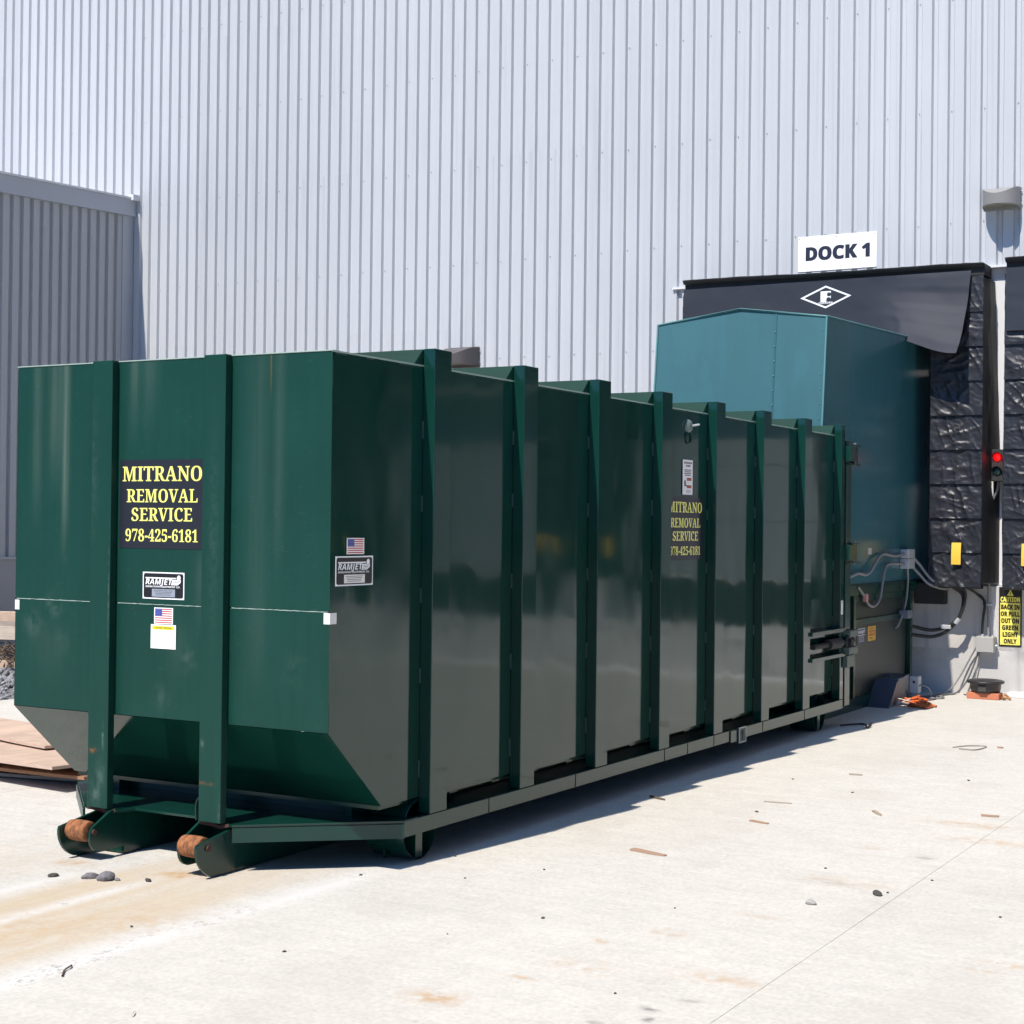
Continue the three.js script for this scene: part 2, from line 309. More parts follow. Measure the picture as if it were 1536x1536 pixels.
{
  const high = sidingGeo(5, 8.2), low = sidingGeo(5, 11.4), W5 = PITCH * 5;
  const x00 = 0.024 - PITCH * 90;                                                    // phase of the grooves
  for (let k = 0; k < 37; k++) {
    const x = x00 + k * W5; if (x > 15) break;
    const dock = x > -3.1, m = new THREE.Mesh(dock ? high : low, M.siding[Math.floor(rnd() * 3)]);
    m.name = 'siding_panel'; m.position.set(x + 1, dock ? 4.332 : 1.085, 0); house.add(m);
  }
  // fasteners along the girts
  const sg = new THREE.CylinderGeometry(0.0065, 0.0065, 0.008, 6).rotateX(Math.PI / 2), all = [];
  for (const y of [3.64, 4.797, 5.952, 7.106, 8.26, 9.41]) for (let x = 0.059 - 0.3336 * 45; x < 14; x += 0.3336) { if (y < 4.3 && x > -3.1) continue; all.push(sg.clone().translate(x, y + R(-0.008, 0.008), GZ - DEEP + 0.004)); }
  const f = part(house, 'fasteners', all, M.screw); f.userData.kind = 'stuff';
  part(house, 'roof', box(-15.6, 15.8, 12.45, 12.75, GZ - 30, GZ + 0.12, 0.02), M.flashing);
  part(house, 'wall_core', [box(-15.5, 15.6, 1.0, 12.45, GZ - 30, GZ - 0.9), box(-15.5, 15.6, 4.331, 12.45, GZ - 0.9, GZ - 0.045), box(-15.5, -2.95, 1.0, 4.331, GZ - 0.9, GZ - 0.04), box(-15.5, 15.6, 0, 1.0, GZ - 30, GZ - 0.9)], M.dark);
  part(house, 'foundation', box(-15.5, 15.7, -0.2, 1.10, GZ - 0.9, GZ, 0.008).translate(0, 0, 0), M.footing);
  const mf = house.children[house.children.length - 1].geometry; metreUV(mf);
  part(house, 'drip_flashing', [box(-3.02, 15.6, 4.308, 4.33, GZ - 0.06, GZ + 0.03)], M.whitePanel);
  for (let d = 0; d < 5; d++) {                                                       // smooth piers between the dock openings
    const x0 = -2.748 + d * 3.443; part(house, 'pier_panel', box(d ? x0 - 0.65 : -2.95, d ? x0 + 0.42 : x0 + 0.42, 1.104, 4.308, GZ - 0.9, GZ - 0.06), M.whitePanel);
    if (d < 4) {
      const door = new THREE.Group(); door.name = 'dock_door'; door.position.set(x0 + 1.6 + 1, 1.104, -0.32); house.add(door);
      for (let q = 0; q < 5; q++) part(door, 'door_section', box(x0 + 0.42, x0 + 2.79, 1.108 + q * 0.62, 1.722 + q * 0.62, GZ - 0.36, GZ - 0.32, 0.006), M.doorPale);
      part(house, 'lintel', box(x0 + 0.42, x0 + 2.793, 3.75, 4.308, GZ - 0.3, GZ - 0.062), M.whitePanel);
      if (d) part(house, 'dock_leveler', box(x0 + 0.55, x0 + 2.66, 0.62, 1.09, GZ - 0.02, GZ + 0.02), M.rubber);
      for (const bx of [0.42, 2.5]) part(house, 'dock_bumper', box(x0 + bx, x0 + bx + 0.32, 0.9, 1.118, GZ - 0.01, GZ + 0.11, 0.012), M.rubber);
    }
  }
  part(house, 'base_strip', box(0.70, 15.5, 0.0, 0.05, GZ, GZ + 0.16, 0.01), M.whitePaint);
}
// ------------------------------------------------------------------ wing on the left
const wing = thing('side_wing', 'lower grey ribbed metal wing in shade at the left edge', 'building', [-13, 0, -5]);
{
  const WX = -11.1, top = (z) => 5.94 - (z + 8.14) * 0.0437, g1 = sidingGeo(5, 1), W5 = PITCH * 5;
  for (let k = 0; k < 15; k++) {
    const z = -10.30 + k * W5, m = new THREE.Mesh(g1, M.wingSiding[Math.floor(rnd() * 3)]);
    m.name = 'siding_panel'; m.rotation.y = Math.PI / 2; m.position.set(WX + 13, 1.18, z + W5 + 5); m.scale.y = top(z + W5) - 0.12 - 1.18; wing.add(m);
  }
  const zE = -10.3 + 15 * W5;
  part(wing, 'corner_trim', box(WX - 0.04, WX + 0.012, 1.18, top(-10.4) - 0.12, GZ + 0.0, -10.29), M.flashing);
  const fa = part(wing, 'fascia', prism([[GZ + 0.004, top(GZ)], [zE, top(zE)], [zE, top(zE) - 0.225], [GZ + 0.004, top(GZ) - 0.225]], 'x', WX - 0.05, WX + 0.055), M.flashing);
  part(wing, 'roof', prism([[GZ + 0.004, top(GZ) + 0.03], [zE, top(zE) + 0.03], [zE, top(zE) + 0.003], [GZ + 0.004, top(GZ) + 0.003]], 'x', WX - 9, WX + 0.07), M.whitePanel);
  part(wing, 'roof_end_flashing', box(WX + 0.02, WX + 0.11, top(GZ) - 0.02, top(GZ) + 0.06, GZ + 0.002, GZ + 0.12), M.whitePanel);
  part(wing, 'base_wall', box(WX - 9, WX + 0.02, -0.2, 1.18, GZ + 0.002, zE), std(0.38, 0.385, 0.40, 0.85));
  part(wing, 'wall_core', box(WX - 9, WX - 0.045, 1.18, 5.2, GZ + 0.002, zE), M.dark);
  part(wing, 'base_flashing', box(WX, WX + 0.045, 1.16, 1.19, -10.29, zE), M.flashing);
}
console.log('setting done');
// ------------------------------------------------------------------ prints (flat lettering on signs and stickers)
const PR = {};
PR.mitrano = canvasTex(560, 440, (c, w, h) => {
  c.fillStyle = '#22232c'; c.fillRect(0, 0, w, h); c.fillStyle = '#f2f07c'; c.textAlign = 'center'; c.textBaseline = 'alphabetic';
  for (const [t, y, s, wd] of [['MITRANO', 106, 102, 534], ['REMOVAL', 211, 90, 475], ['SERVICE', 304, 91, 408], ['978-425-6181', 405, 86, 486]]) {
    c.font = 'bold ' + s + 'px serif'; const m = c.measureText(t).width; c.save(); c.translate(w / 2, y); c.scale(wd / m, 1); c.fillText(t, 0, 0); c.restore();
  }
});
PR.ramjet = (pale) => canvasTex(512, 256, (c, w, h) => {
  c.fillStyle = '#e9edf0'; c.fillRect(0, 0, w, h); c.fillStyle = '#15161c';
  c.beginPath(); c.roundRect ? c.roundRect(12, 12, w - 24, h - 24, 22) : c.rect(12, 12, w - 24, h - 24); c.fill();
  c.fillStyle = '#f2f4f6'; c.fillRect(34, 50, 380, 12);
  c.save(); c.translate(26, 118); c.transform(1, 0, -0.22, 1, 0, 0); c.font = 'bold 74px sans-serif'; c.scale(330 / c.measureText('RAMJET').width, 1); c.fillText('RAMJET', 0, 0); c.restore();
  c.beginPath(); c.ellipse(444, 52, 22, 26, 0.2, 0, 7); c.fill(); c.beginPath(); c.moveTo(365, 70); c.lineTo(470, 70); c.lineTo(466, 96); c.lineTo(430, 120); c.lineTo(350, 120); c.closePath(); c.fill();
  c.strokeStyle = '#15161c'; c.lineWidth = 4; for (let k = 0; k < 3; k++) { c.beginPath(); c.moveTo(380 - k * 8, 82 + k * 13); c.lineTo(462 - k * 14, 80 + k * 13); c.stroke(); }
  c.font = 'bold 23px sans-serif'; c.fillStyle = '#f2f4f6'; c.save(); c.translate(34, 146); c.scale(430 / c.measureText('MARATHON EQUIPMENT CO.').width, 1); c.fillText('MARATHON EQUIPMENT CO.', 0, 0); c.restore();
  c.fillStyle = pale; c.fillRect(115, 160, 285, 74); c.fillStyle = '#55585f'; for (let k = 0; k < 4; k++) c.fillRect(140 + k * 8, 172 + k * 14, 230 - k * 16, 5);
});
PR.flag = canvasTex(256, 200, (c, w, h) => {
  c.fillStyle = '#f2f0ee'; c.fillRect(0, 0, w, h); const x = 12, y = 12, W = w - 24, H = h - 24;
  for (let k = 0; k < 13; k += 2) { c.fillStyle = '#b83a44'; c.fillRect(x, y + (k * H) / 13, W, H / 13); }
  c.fillStyle = '#2c3c92'; c.fillRect(x, y, W * 0.42, (H * 7) / 13); c.fillStyle = '#fff';
  for (let r = 0; r < 5; r++) for (let q = 0; q < 6; q++) c.fillRect(x + 8 + q * 15, y + 9 + r * 18, 4, 4);
});
PR.notice = canvasTex(256, 196, (c, w, h) => {
  c.fillStyle = '#f4f4f0'; c.fillRect(0, 0, w, h); c.fillStyle = '#e6d32c'; c.fillRect(16, 12, w - 32, 30); c.fillStyle = '#3d3a1c'; c.font = 'bold 22px sans-serif'; c.textAlign = 'center';
  c.save(); c.translate(w / 2, 35); c.scale(0.8, 1); c.fillText('CAUTION  PRESSURE', 0, 0); c.restore();
  c.fillStyle = '#8f9092'; for (let k = 0; k < 9; k++) { c.fillRect(20, 56 + k * 15, 96 - (k % 3) * 9, 4); c.fillRect(132, 56 + k * 15, 100 - ((k + 1) % 3) * 10, 4); }
});
PR.tall = canvasTex(160, 256, (c, w, h) => {
  c.fillStyle = '#ece9ee'; c.fillRect(0, 0, w, h); c.fillStyle = '#3a3840'; c.textAlign = 'center'; c.font = 'bold 26px sans-serif';
  for (const [y, a, b] of [[16, 20, 140], [38, 50, 110]]) { for (let x = a; x < b; x += 26) c.fillRect(x, y, 20, 13); }
  for (let k = 0; k < 4; k++) c.fillRect(24 + (k % 2) * 8, 72 + k * 13, 112 - (k % 2) * 16, 6);
  c.fillStyle = '#9c4f3f'; c.fillRect(66, 132, 76, 22); c.fillRect(66, 186, 76, 22); c.fillStyle = '#22222a'; c.beginPath(); c.ellipse(38, 170, 12, 22, 0, 0, 7); c.fill(); c.fillRect(30, 186, 40, 8);
  c.fillStyle = '#8d8b92'; for (let k = 0; k < 3; k++) c.fillRect(60, 222 + k * 9, 70, 4);
});
PR.dock = canvasTex(700, 300, (c, w, h) => { c.fillStyle = '#f6f7fa'; c.fillRect(0, 0, w, h); c.fillStyle = '#22263a'; c.font = 'bold 150px sans-serif'; c.textAlign = 'center'; c.save(); c.translate(w / 2 + 10, 206); c.scale(600 / c.measureText('DOCK 1').width, 1); c.lineWidth = 11; c.strokeStyle = '#22263a'; c.strokeText('DOCK 1', 0, 0); c.fillText('DOCK 1', 0, 0); c.restore(); });
PR.caution = canvasTex(300, 780, (c, w, h) => {
  c.fillStyle = '#191918'; c.fillRect(0, 0, w, h); c.fillStyle = '#ece06a';
  c.beginPath(); c.moveTo(150, 22); c.lineTo(198, 108); c.lineTo(102, 108); c.closePath(); c.fill(); c.fillStyle = '#191918'; c.fillRect(145, 52, 10, 32); c.fillRect(145, 90, 10, 10);
  c.fillStyle = '#ece06a'; c.textAlign = 'center';
  const put = (t, y, wd, s) => { c.font = 'bold ' + s + 'px sans-serif'; const m = c.measureText(t).width; c.save(); c.translate(w / 2, y); c.scale(wd / m, 1); c.lineWidth = 7; c.strokeStyle = c.fillStyle; c.strokeText(t, 0, 0); c.fillText(t, 0, 0); c.restore(); };
  put('CAUTION', 186, 272, 84);
  c.fillRect(12, 202, w - 24, h - 216); c.fillStyle = '#1d1c18';
  [['BACK IN', 290, 262], ['OR PULL', 382, 262], ['OUT ON', 474, 250], ['GREEN', 566, 226], ['LIGHT', 658, 214], ['ONLY', 748, 176]].forEach(([t, y, wd]) => put(t, y, wd, 84));
});
PR.small = canvasTex(128, 160, (c, w, h) => { c.fillStyle = '#2a3046'; c.fillRect(0, 0, w, h); c.fillStyle = '#dfe3ea'; c.fillRect(10, 12, 108, 6); c.font = 'bold italic 40px sans-serif'; c.fillStyle = '#eef0f4'; c.save(); c.translate(12, 60); c.scale(104 / c.measureText('RAMJET').width, 1); c.fillText('RAMJET', 0, 0); c.restore(); c.fillRect(12, 74, 104, 5); c.strokeStyle = '#c9ced8'; c.lineWidth = 4; c.strokeRect(36, 88, 60, 52); c.fillStyle = '#9aa2b4'; for (let k = 0; k < 4; k++) c.fillRect(44, 98 + k * 10, 44, 4); });
PR.warn = canvasTex(128, 160, (c, w, h) => { c.fillStyle = '#d9a92e'; c.fillRect(0, 0, w, h); c.fillStyle = '#a0392a'; c.fillRect(14, 44, 100, 60); c.fillStyle = '#d9a92e'; for (let k = 0; k < 4; k++) c.fillRect(24 + k * 22, 56, 12, 36); c.fillStyle = '#3b2a18'; for (let k = 0; k < 3; k++) c.fillRect(20, 12 + k * 9, 88, 4); c.fillRect(20, 122, 60, 5); c.fillRect(20, 134, 76, 5); });
PR.slip = canvasTex(64, 160, (c, w, h) => { c.fillStyle = '#e8e8e4'; c.fillRect(0, 0, w, h); c.fillStyle = '#33343a'; c.fillRect(20, 12, 24, 20); c.fillStyle = '#a6a8ac'; for (let k = 0; k < 8; k++) c.fillRect(14, 44 + k * 13, 36, 5); });
const printMat = (t, rough = 0.45) => new THREE.MeshStandardMaterial({ map: t, roughness: rough });
// thin plate with the print on its front; nx: facing +x at x, z runs from z0 (left as seen) down to z1; else facing +z
function plateX(x, z0, z1, y0, y1) { return sheetBox([x, y0, z0], [x, y0, z1], [x, y1, z1], [x, y1, z0], [0.0015, 0, 0]); }
function plateZ(z, x0, x1, y0, y1) { return sheetBox([x0, y0, z], [x1, y0, z], [x1, y1, z], [x0, y1, z], [0, 0, 0.0015]); }
function sheetBox(a, b, c, d, n) {                  // front face with uv 0..1 and a thin rim behind
  const o = (q) => [q[0] + n[0], q[1] + n[1], q[2] + n[2]], f = quad(o(a), o(b), o(c), o(d)), rim = [];
  for (const [p, q] of [[a, b], [b, c], [c, d], [d, a]]) { const g = quad(p, q, o(q), o(p)), u = g.attributes.uv; for (let i = 0; i < u.count; i++) u.setXY(i, 0.01, 0.01); rim.push(g); }
  return join([f, ...rim]);
}

// ------------------------------------------------------------------ waste container
const can = thing('waste_container', 'long dark green steel roll-off compactor container with tall side ribs on the concrete', 'container', [-1, 0, -3.6]);
{
  const H = 2.44, z1 = -0.757, s = 0.9023, w = 0.158, p = 0.068, ht = 2.525, rt = 0.2255, rb = 0.1464, ze = -7.16, Wd = 2.0;
  // front
  const plate = (y0, y1, nm) => { const g = box(-Wd, 0, y0, y1, -0.008, 0, 0.002), P = g.attributes.position, U = g.attributes.uv; for (let i = 0; i < P.count; i++) U.setXY(i, (P.getX(i) + 2) / 2, (P.getY(i) - 0.699) / 1.741); return part(can, nm, g, M.front); };
  plate(1.252, H, 'front_plate'); plate(0.699, 1.248, 'front_plate');
  const bead = []; for (let x = -1.99; x < -0.01; x += 0.02) { if ((x > -1.44 && x < -1.30) || (x > -0.72 && x < -0.58)) continue; bead.push(box(x, x + 0.0195, 1.2485 + R(-0.0008, 0.0008), 1.2515 + R(-0.0006, 0.0012), -0.004, 0.002)); }
  part(can, 'weld_seam', bead, M.weld);
  const topLip = part(can, 'top_lip', box(-Wd - 0.004, 0.004, H, H + 0.006, -0.05, 0.004, 0.002), M.weld);
  part(can, 'chamfer_plate', prism([[0, 0.697], [-0.434, 0.305], [-0.442, 0.311], [-0.008, 0.697]], 'x', -Wd, 0), M.greenGloss);
  // front posts
  for (const [a, b] of [[-1.436, -1.302], [-0.719, -0.585]]) {
    const po = part(can, 'front_post', metreUV(box(a, b, 0.236, 2.447, 0.0015, 0.046, 0.004)), M.post);
  }
  // side panels, slightly dished between the ribs
  function panel(za, zb, x, sgn, i) {
    const g = sheet(28, 40, (u, v) => {
      const z = za + (zb - za) * u, first = i === 0 || i === 11; let y0 = 0.305;
      if (first) { const t = (0 - z) / 0.434; y0 = t < 1 ? 0.699 + (0.305 - 0.699) * t : 0.305; }
      const y = y0 + (H - y0) * v, e = Math.sin(Math.PI * u) * Math.sin(Math.PI * Math.min(1, v));
      const b = 0.0012 * Math.pow(e, 0.8) * Math.sin(i * 2.4 + 0.8) + 0.0042 * e * (fbm(u * 2.0 + i * 7.7, v * 2.6 + i * 3.3, 2) - 0.5) * 2 + 0.0011 * Math.pow(e, 0.5) * (vn(u * 5 + i * 3.1, v * 7 + i * 5.9) - 0.5) * 2;
      return [x + sgn * b, y, z];
    });
    const n = g.attributes.uv, P = g.attributes.position; for (let k = 0; k < n.count; k++) n.setXY(k, P.getZ(k) + i * 0.37, P.getY(k));
    return g;
  }
  for (let i = 0; i < 8; i++) {
    const za = i === 0 ? 0 : z1 - (i - 1) * s - w + 0.004, zb = z1 - i * s - 0.004;
    part(can, 'side_panel', panel(za, zb, 0, 1, i), M.greenGloss);
    part(can, 'side_panel', panel(za, zb, -Wd, -1, i + 11), M.greenGloss);
  }
  part(can, 'side_backing', [box(-0.012, -0.006, 0.33, H - 0.01, ze, -0.46), box(-Wd + 0.006, -Wd + 0.012, 0.33, H - 0.01, ze, -0.46), box(-0.012, -0.006, 0.72, H - 0.01, -0.46, -0.01), box(-Wd + 0.006, -Wd + 0.012, 0.72, H - 0.01, -0.46, -0.01)], M.greenFrame);
  // ribs, roof beams, stitch welds
  for (let i = 0; i < 8; i++) {
    const z = z1 - i * s, zb = i < 7 ? z - w : ze;
    for (const sd of [1, -1]) {
      const x0 = sd > 0 ? 0 : -Wd - p, x1 = sd > 0 ? p : -Wd;
      const rib = part(can, 'side_rib', metreUV(box(x0, x1, rt + 0.002, ht, zb, z, 0.004)), M.greenRib);
      if (sd > 0) {
        for (const y of [0.42, 0.86, 1.3, 1.73, 2.1]) { const st = [], L = R(0.07, 0.1), yy = y + R(-0.04, 0.04); for (let q = 0; q < 6; q++) st.push(box(0.0005, 0.006, yy + (q * L) / 6, yy + ((q + 0.92) * L) / 6, z + 0.0003, z + 0.006)); part(rib, 'stitch_weld', st, M.weldDark); }
      }
    }
    part(can, 'roof_beam', prism([[z + 0.085, H + 0.001], [z + 0.001, ht - 0.002], [zb + 0.001, ht - 0.002], [i < 7 ? zb - 0.085 : zb + 0.0, H + 0.001]], 'x', -Wd + 0.002, -0.002, 0.0015), M.green);
  }
  part(can, 'roof', box(-Wd, 0, H - 0.012, H - 0.001, ze, -0.01), M.green);
  part(can, 'roof_edge', [box(-0.006, 0.003, H - 0.004, H + 0.004, ze, 0), box(-Wd - 0.003, -Wd + 0.006, H - 0.004, H + 0.004, ze, 0)], M.weld);
  part(can, 'floor', box(-Wd + 0.02, -0.02, 0.285, 0.304, ze, -0.44), M.greenFrame);
  part(can, 'rear_wall', box(-Wd, 0, 0.305, H - 0.02, ze - 0.05, ze), M.greenFrame);
  // base: side rails, cross members, skids
  for (const [a, b] of [[p - 0.05, p], [-Wd - p, -Wd - p + 0.05]]) part(can, 'side_rail', metreUV(box(a, b, rb, rt, ze, -0.53, 0.004)), M.greenFrame);
  for (const z of [-1.33, -2.31, -3.55, -3.92, -4.37, -5.3, -6.21]) part(can, 'rail_weld', box(p - 0.002, p + 0.0025, rb + 0.003, rt - 0.003, z - 0.002, z + 0.002), M.rustDark);
  for (let z = -0.62; z > ze; z -= 0.451) part(can, 'cross_member', box(-Wd + 0.27, -0.27, 0.18, 0.284, z - 0.04, z + 0.04), M.greenFrame);
  part(can, 'floor_channel', [box(-0.26, -0.22, 0.226, 0.284, ze, -0.5), box(-Wd + 0.22, -Wd + 0.26, 0.226, 0.284, ze, -0.5)], M.greenFrame);
  part(can, 'rail_ledge', [box(-0.22, p - 0.0505, 0.2, 0.212, ze, -0.55), box(-Wd - p + 0.0505, -Wd + 0.22, 0.2, 0.212, ze, -0.55)], M.greenFrame);
  // nose deck and slanted nose beams
  part(can, 'nose_deck', prism([[0.064, -0.532], [-0.548, -0.002], [-0.76, 0.0], [-0.80, -0.09], [-1.24, -0.09], [-1.28, 0.0], [-1.49, -0.002], [-2.064, -0.532], [-2.064, -0.66], [0.064, -0.66]], 'y', 0.2155, 0.2275, 0.001), M.greenFrame);
  const beam = (xa, za, xb, zb) => { const dx = xb - xa, dz = zb - za, L = Math.hypot(dx, dz), nx = -dz / L * 0.012, nz = dx / L * 0.012; return prism([[xa, za], [xb, zb], [xb + nx, zb + nz], [xa + nx, za + nz]], 'y', rb, 0.2145); };
  part(can, 'nose_beam', metreUV(beam(-0.55, 0.0, p, -0.532)), M.green);
  part(can, 'nose_beam', metreUV(beam(-2.068, -0.532, -1.49, 0.0)), M.green);
  for (const q of [[[0.07, -0.528], [-0.545, 0.006], [-0.55, 0.0], [0.066, -0.533]], [[-2.07, -0.528], [-1.493, 0.006], [-1.489, 0.0], [-2.066, -0.533]]]) part(can, 'nose_lip', prism(q, 'y', 0.221, 0.2295), M.greenFrame);
  for (const [xo, xi, sg] of [[-0.569, -0.735, 1], [-1.452, -1.286, -1]]) {
    const skid = part(can, 'skid_beam', box(Math.min(xo, xi) + 0.0, Math.max(xo, xi), 0.006, 0.214, ze, -0.06), M.greenFrame);
    const arc = (cz, cy, r, a0, a1, n = 8) => Array.from({ length: n + 1 }, (_, k) => { const a = a0 + ((a1 - a0) * k) / n; return [cz + r * Math.cos(a), cy + r * Math.sin(a)]; });
    const outer = [[-0.06, 0.212], [0.222, 0.166], [0.228, 0.15], ...arc(0.08, 0.152, 0.15, 0, -Math.PI / 2, 9).slice(1), [-0.06, 0.002]];
    const inner = [[-0.06, 0.232], [0.0, 0.234], [0.04, 0.226], [0.155, 0.165], ...arc(0.10, 0.115, 0.075, 0.6, -Math.PI / 2, 8), [-0.06, 0.04]];
    const t = 0.016;
    part(skid, 'outer_nose_plate', prism(outer, 'x', sg > 0 ? xo - t : xo, sg > 0 ? xo : xo + t, 0.0015), M.greenFrame);
    part(skid, 'inner_nose_plate', prism(inner, 'x', sg > 0 ? xi : xi - t, sg > 0 ? xi + t : xi, 0.0015), M.greenFrame);
    const a = Math.min(xo, xi) + t + 0.004, b = Math.max(xo, xi) - t - 0.004;
    const prof = []; for (let k = 0; k <= 14; k++) prof.push(new THREE.Vector2(0.052 - 0.0045 * Math.pow(Math.abs(k / 7 - 1), 2) + R(-0.0006, 0.0006), (b - a) * (k / 14)));
    prof.unshift(new THREE.Vector2(0.012, 0)); prof.push(new THREE.Vector2(0.012, b - a));
    const lg = new THREE.LatheGeometry(prof, 26); lg.rotateZ(-Math.PI / 2); lg.translate(a, 0.142, 0.15);
    part(skid, 'nose_roller', lg, M.rust, 'rust brown nose roller');
    part(skid, 'roller_axle', cyl([a - 0.03, 0.142, 0.15], [b + 0.03, 0.142, 0.15], 0.014, 12), M.rustDark);
    const wv = sheet(24, 1, (u, v) => [a - 0.03 + (b - a + 0.06) * u, 0.231 + 0.008 * Math.sin(u * 7) - 0.016 * v, 0.014 + 0.03 * Math.max(0, Math.sin(u * 6.3)) * (1 - 0.3 * v)]);
    part(skid, 'torn_edge', wv, M.rustDark, 'bent rusty edge above the roller');
  }
  const loop = [[-0.775, 0.228, -0.03], [-0.778, 0.30, -0.03], [-0.76, 0.335, -0.03], [-0.735, 0.34, -0.03], [-0.722, 0.32, -0.03]];
  part(can, 'tie_loop', [0, 0.006, 0.012, 0.018, 0.024].map((d) => tube(loop.map((q) => [q[0], q[1], q[2] + d]), 0.005, 16, 6)), M.green);
  // ground rollers
  for (const [x0, x1] of [[-0.20, 0.014], [-Wd - 0.014, -Wd + 0.20]]) for (const z of [-0.75, -6.72]) {
    const r = 0.15; const pr = [[r - 0.007, 0], [r, 0], [r, x1 - x0], [r - 0.007, x1 - x0], [r - 0.007, 0]].map((q) => new THREE.Vector2(...q));
    const lg = new THREE.LatheGeometry(pr, 40); lg.rotateZ(-Math.PI / 2); lg.translate(x0, r + 0.002, z);
    const wh = part(can, 'ground_roller', lg, M.greenFrame);
    part(wh, 'hub', [cyl([x0 + 0.02, r + 0.002, z], [x1 - 0.02, r + 0.002, z], 0.022, 14), box(x0 + 0.02, x1 - 0.004, 0.012, 0.21, z - 0.03, z + 0.03), box(x0 + 0.08, x0 + 0.09, 0.014, 0.222, z - 0.12, z + 0.12)], M.greenFrame);
  }
  // hook plate on the rail
  const kp = part(can, 'hook_plate', box(p, p + 0.016, 0.122, 0.234, -4.925, -4.79, 0.003), std(0.05, 0.07, 0.065, 0.5));
  part(kp, 'plate_edge', [box(p + 0.016, p + 0.019, 0.122, 0.234, -4.80, -4.79), box(p + 0.016, p + 0.019, 0.122, 0.234, -4.925, -4.915), box(p + 0.016, p + 0.019, 0.225, 0.234, -4.915, -4.8), box(p + 0.016, p + 0.019, 0.122, 0.131, -4.915, -4.8)], std(0.42, 0.44, 0.42, 0.6));
  part(kp, 'key_slot', [cyl([p + 0.016, 0.195, -4.857], [p + 0.018, 0.195, -4.857], 0.02, 14), box(p + 0.016, p + 0.0178, 0.14, 0.195, -4.868, -4.846)], M.dark);
  part(can, 'hook_strap', box(p, p + 0.008, 0.14, 0.22, -4.79, -4.66), M.greenFrame);
  // access port with a cap
  const pg = new THREE.LatheGeometry([[0.001, 0.03], [0.02, 0.03], [0.036, 0.022], [0.043, 0.008], [0.047, 0]].map((q) => new THREE.Vector2(...q)), 28); pg.rotateZ(-Math.PI / 2); pg.translate(0.001, 2.335, -4.02);
  const cap = part(can, 'port_cap', pg, std(0.10, 0.15, 0.15, 0.3), 'bright round port cap');
  part(cap, 'handle', cyl([0.028, 2.338, -4.03], [0.06, 2.348, -4.075], 0.007, 8), M.galv);
  part(can, 'port_ring', new THREE.TorusGeometry(0.042, 0.005, 8, 24).rotateY(Math.PI / 2).translate(0.006, 2.26, -4.03), M.greenFrame);
  // signs and stickers
  part(can, 'lettered_panel', plateZ(0.0005, -1.283, -0.742, 1.522, 1.955), printMat(PR.mitrano, 0.35), 'black panel with yellow lettering on the front');
  part(can, 'lettered_panel', plateX(0.004, -3.70, -4.285, 1.435, 1.855), printMat(PR.mitrano, 0.2), 'black panel with yellow lettering on the long side');
  part(can, 'maker_plate', plateZ(0.0005, -1.127, -0.862, 1.277, 1.408), printMat(PR.ramjet('#8f97a6')));
  part(can, 'maker_plate', plateX(0.004, -0.034, -0.332, 1.367, 1.504), printMat(PR.ramjet('#e9e6e2')));
  part(can, 'flag_sticker', plateZ(0.0005, -1.051, -0.931, 1.157, 1.236), printMat(PR.flag));
  part(can, 'flag_sticker', plateX(0.004, -0.12, -0.2585, 1.513, 1.588), printMat(PR.flag));
  part(can, 'notice_sticker', plateZ(0.0005, -1.071, -0.912, 1.037, 1.154), printMat(PR.notice));
  part(can, 'notice_sticker', plateX(0.004, -3.935, -4.10, 1.874, 2.108), printMat(PR.tall));
  part(can, 'reflector', box(-0.032, 0.0015, 1.195, 1.246, 0.0, 0.0015), M.whitePaint); part(can, 'reflector', box(0.0015, 0.003, 1.195, 1.246, -0.05, 0.0015), M.whitePaint);
  part(can, 'reflector', box(-2.0015, -1.97, 1.193, 1.243, 0.0, 0.0015), M.whitePaint);
  part(can, 'tally_strip', plateX(p + 0.001, -7.085, -7.135, 0.94, 1.055), printMat(PR.slip));
  part(can, 'scratch_mark', box(0.002, 0.0035, 1.37, 1.46, -6.42, -6.405), M.whitePaint);
  // rear gate hardware
  const post = part(can, 'gate_post', metreUV(box(-0.02, p - 0.004, 0.16, 2.4, ze - 0.19, ze - 0.055, 0.004)), M.greenFrame);
  for (const y of [2.29, 1.455]) {
    const hg = part(can, 'gate_hinge', [box(p - 0.004, p + 0.05, y - 0.065, y + 0.065, ze - 0.16, ze - 0.0, 0.004)], M.greenFrame);
    part(hg, 'hinge_lug', [box(-0.02, p + 0.03, y + 0.07, y + 0.082, ze - 0.33, ze - 0.12), box(-0.02, p + 0.03, y - 0.09, y - 0.078, ze - 0.33, ze - 0.05), box(-0.01, p + 0.012, y - 0.075, y + 0.068, ze - 0.31, ze - 0.28)], M.greenFrame);
    part(hg, 'hinge_pin', cyl([p + 0.015, y - 0.10, ze - 0.22], [p + 0.015, y + 0.10, ze - 0.22], 0.012, 10), M.steelGrey);
  }
  const la = part(can, 'gate_latch', [box(0.001, p + 0.02, 0.795, 0.828, ze + 0.0, -6.33, 0.003), box(0.001, p + 0.02, 0.588, 0.618, ze + 0.0, -6.33, 0.003)], M.greenFrame);
  part(la, 'latch_screw', [cyl([p + 0.0, 0.705, -6.4], [p + 0.0, 0.705, -7.42], 0.022, 12), cyl([p, 0.705, -6.75], [p, 0.705, -7.05], 0.045, 14)], M.rubber);
  part(la, 'latch_lug', [box(0.0, p + 0.05, 0.60, 0.66, -7.40, -7.17, 0.004), box(0.0, p + 0.05, 0.745, 0.80, -7.40, -7.2, 0.004), box(0.01, p + 0.03, 0.49, 0.59, -7.36, -7.18, 0.004)], std(0.10, 0.125, 0.11, 0.5));
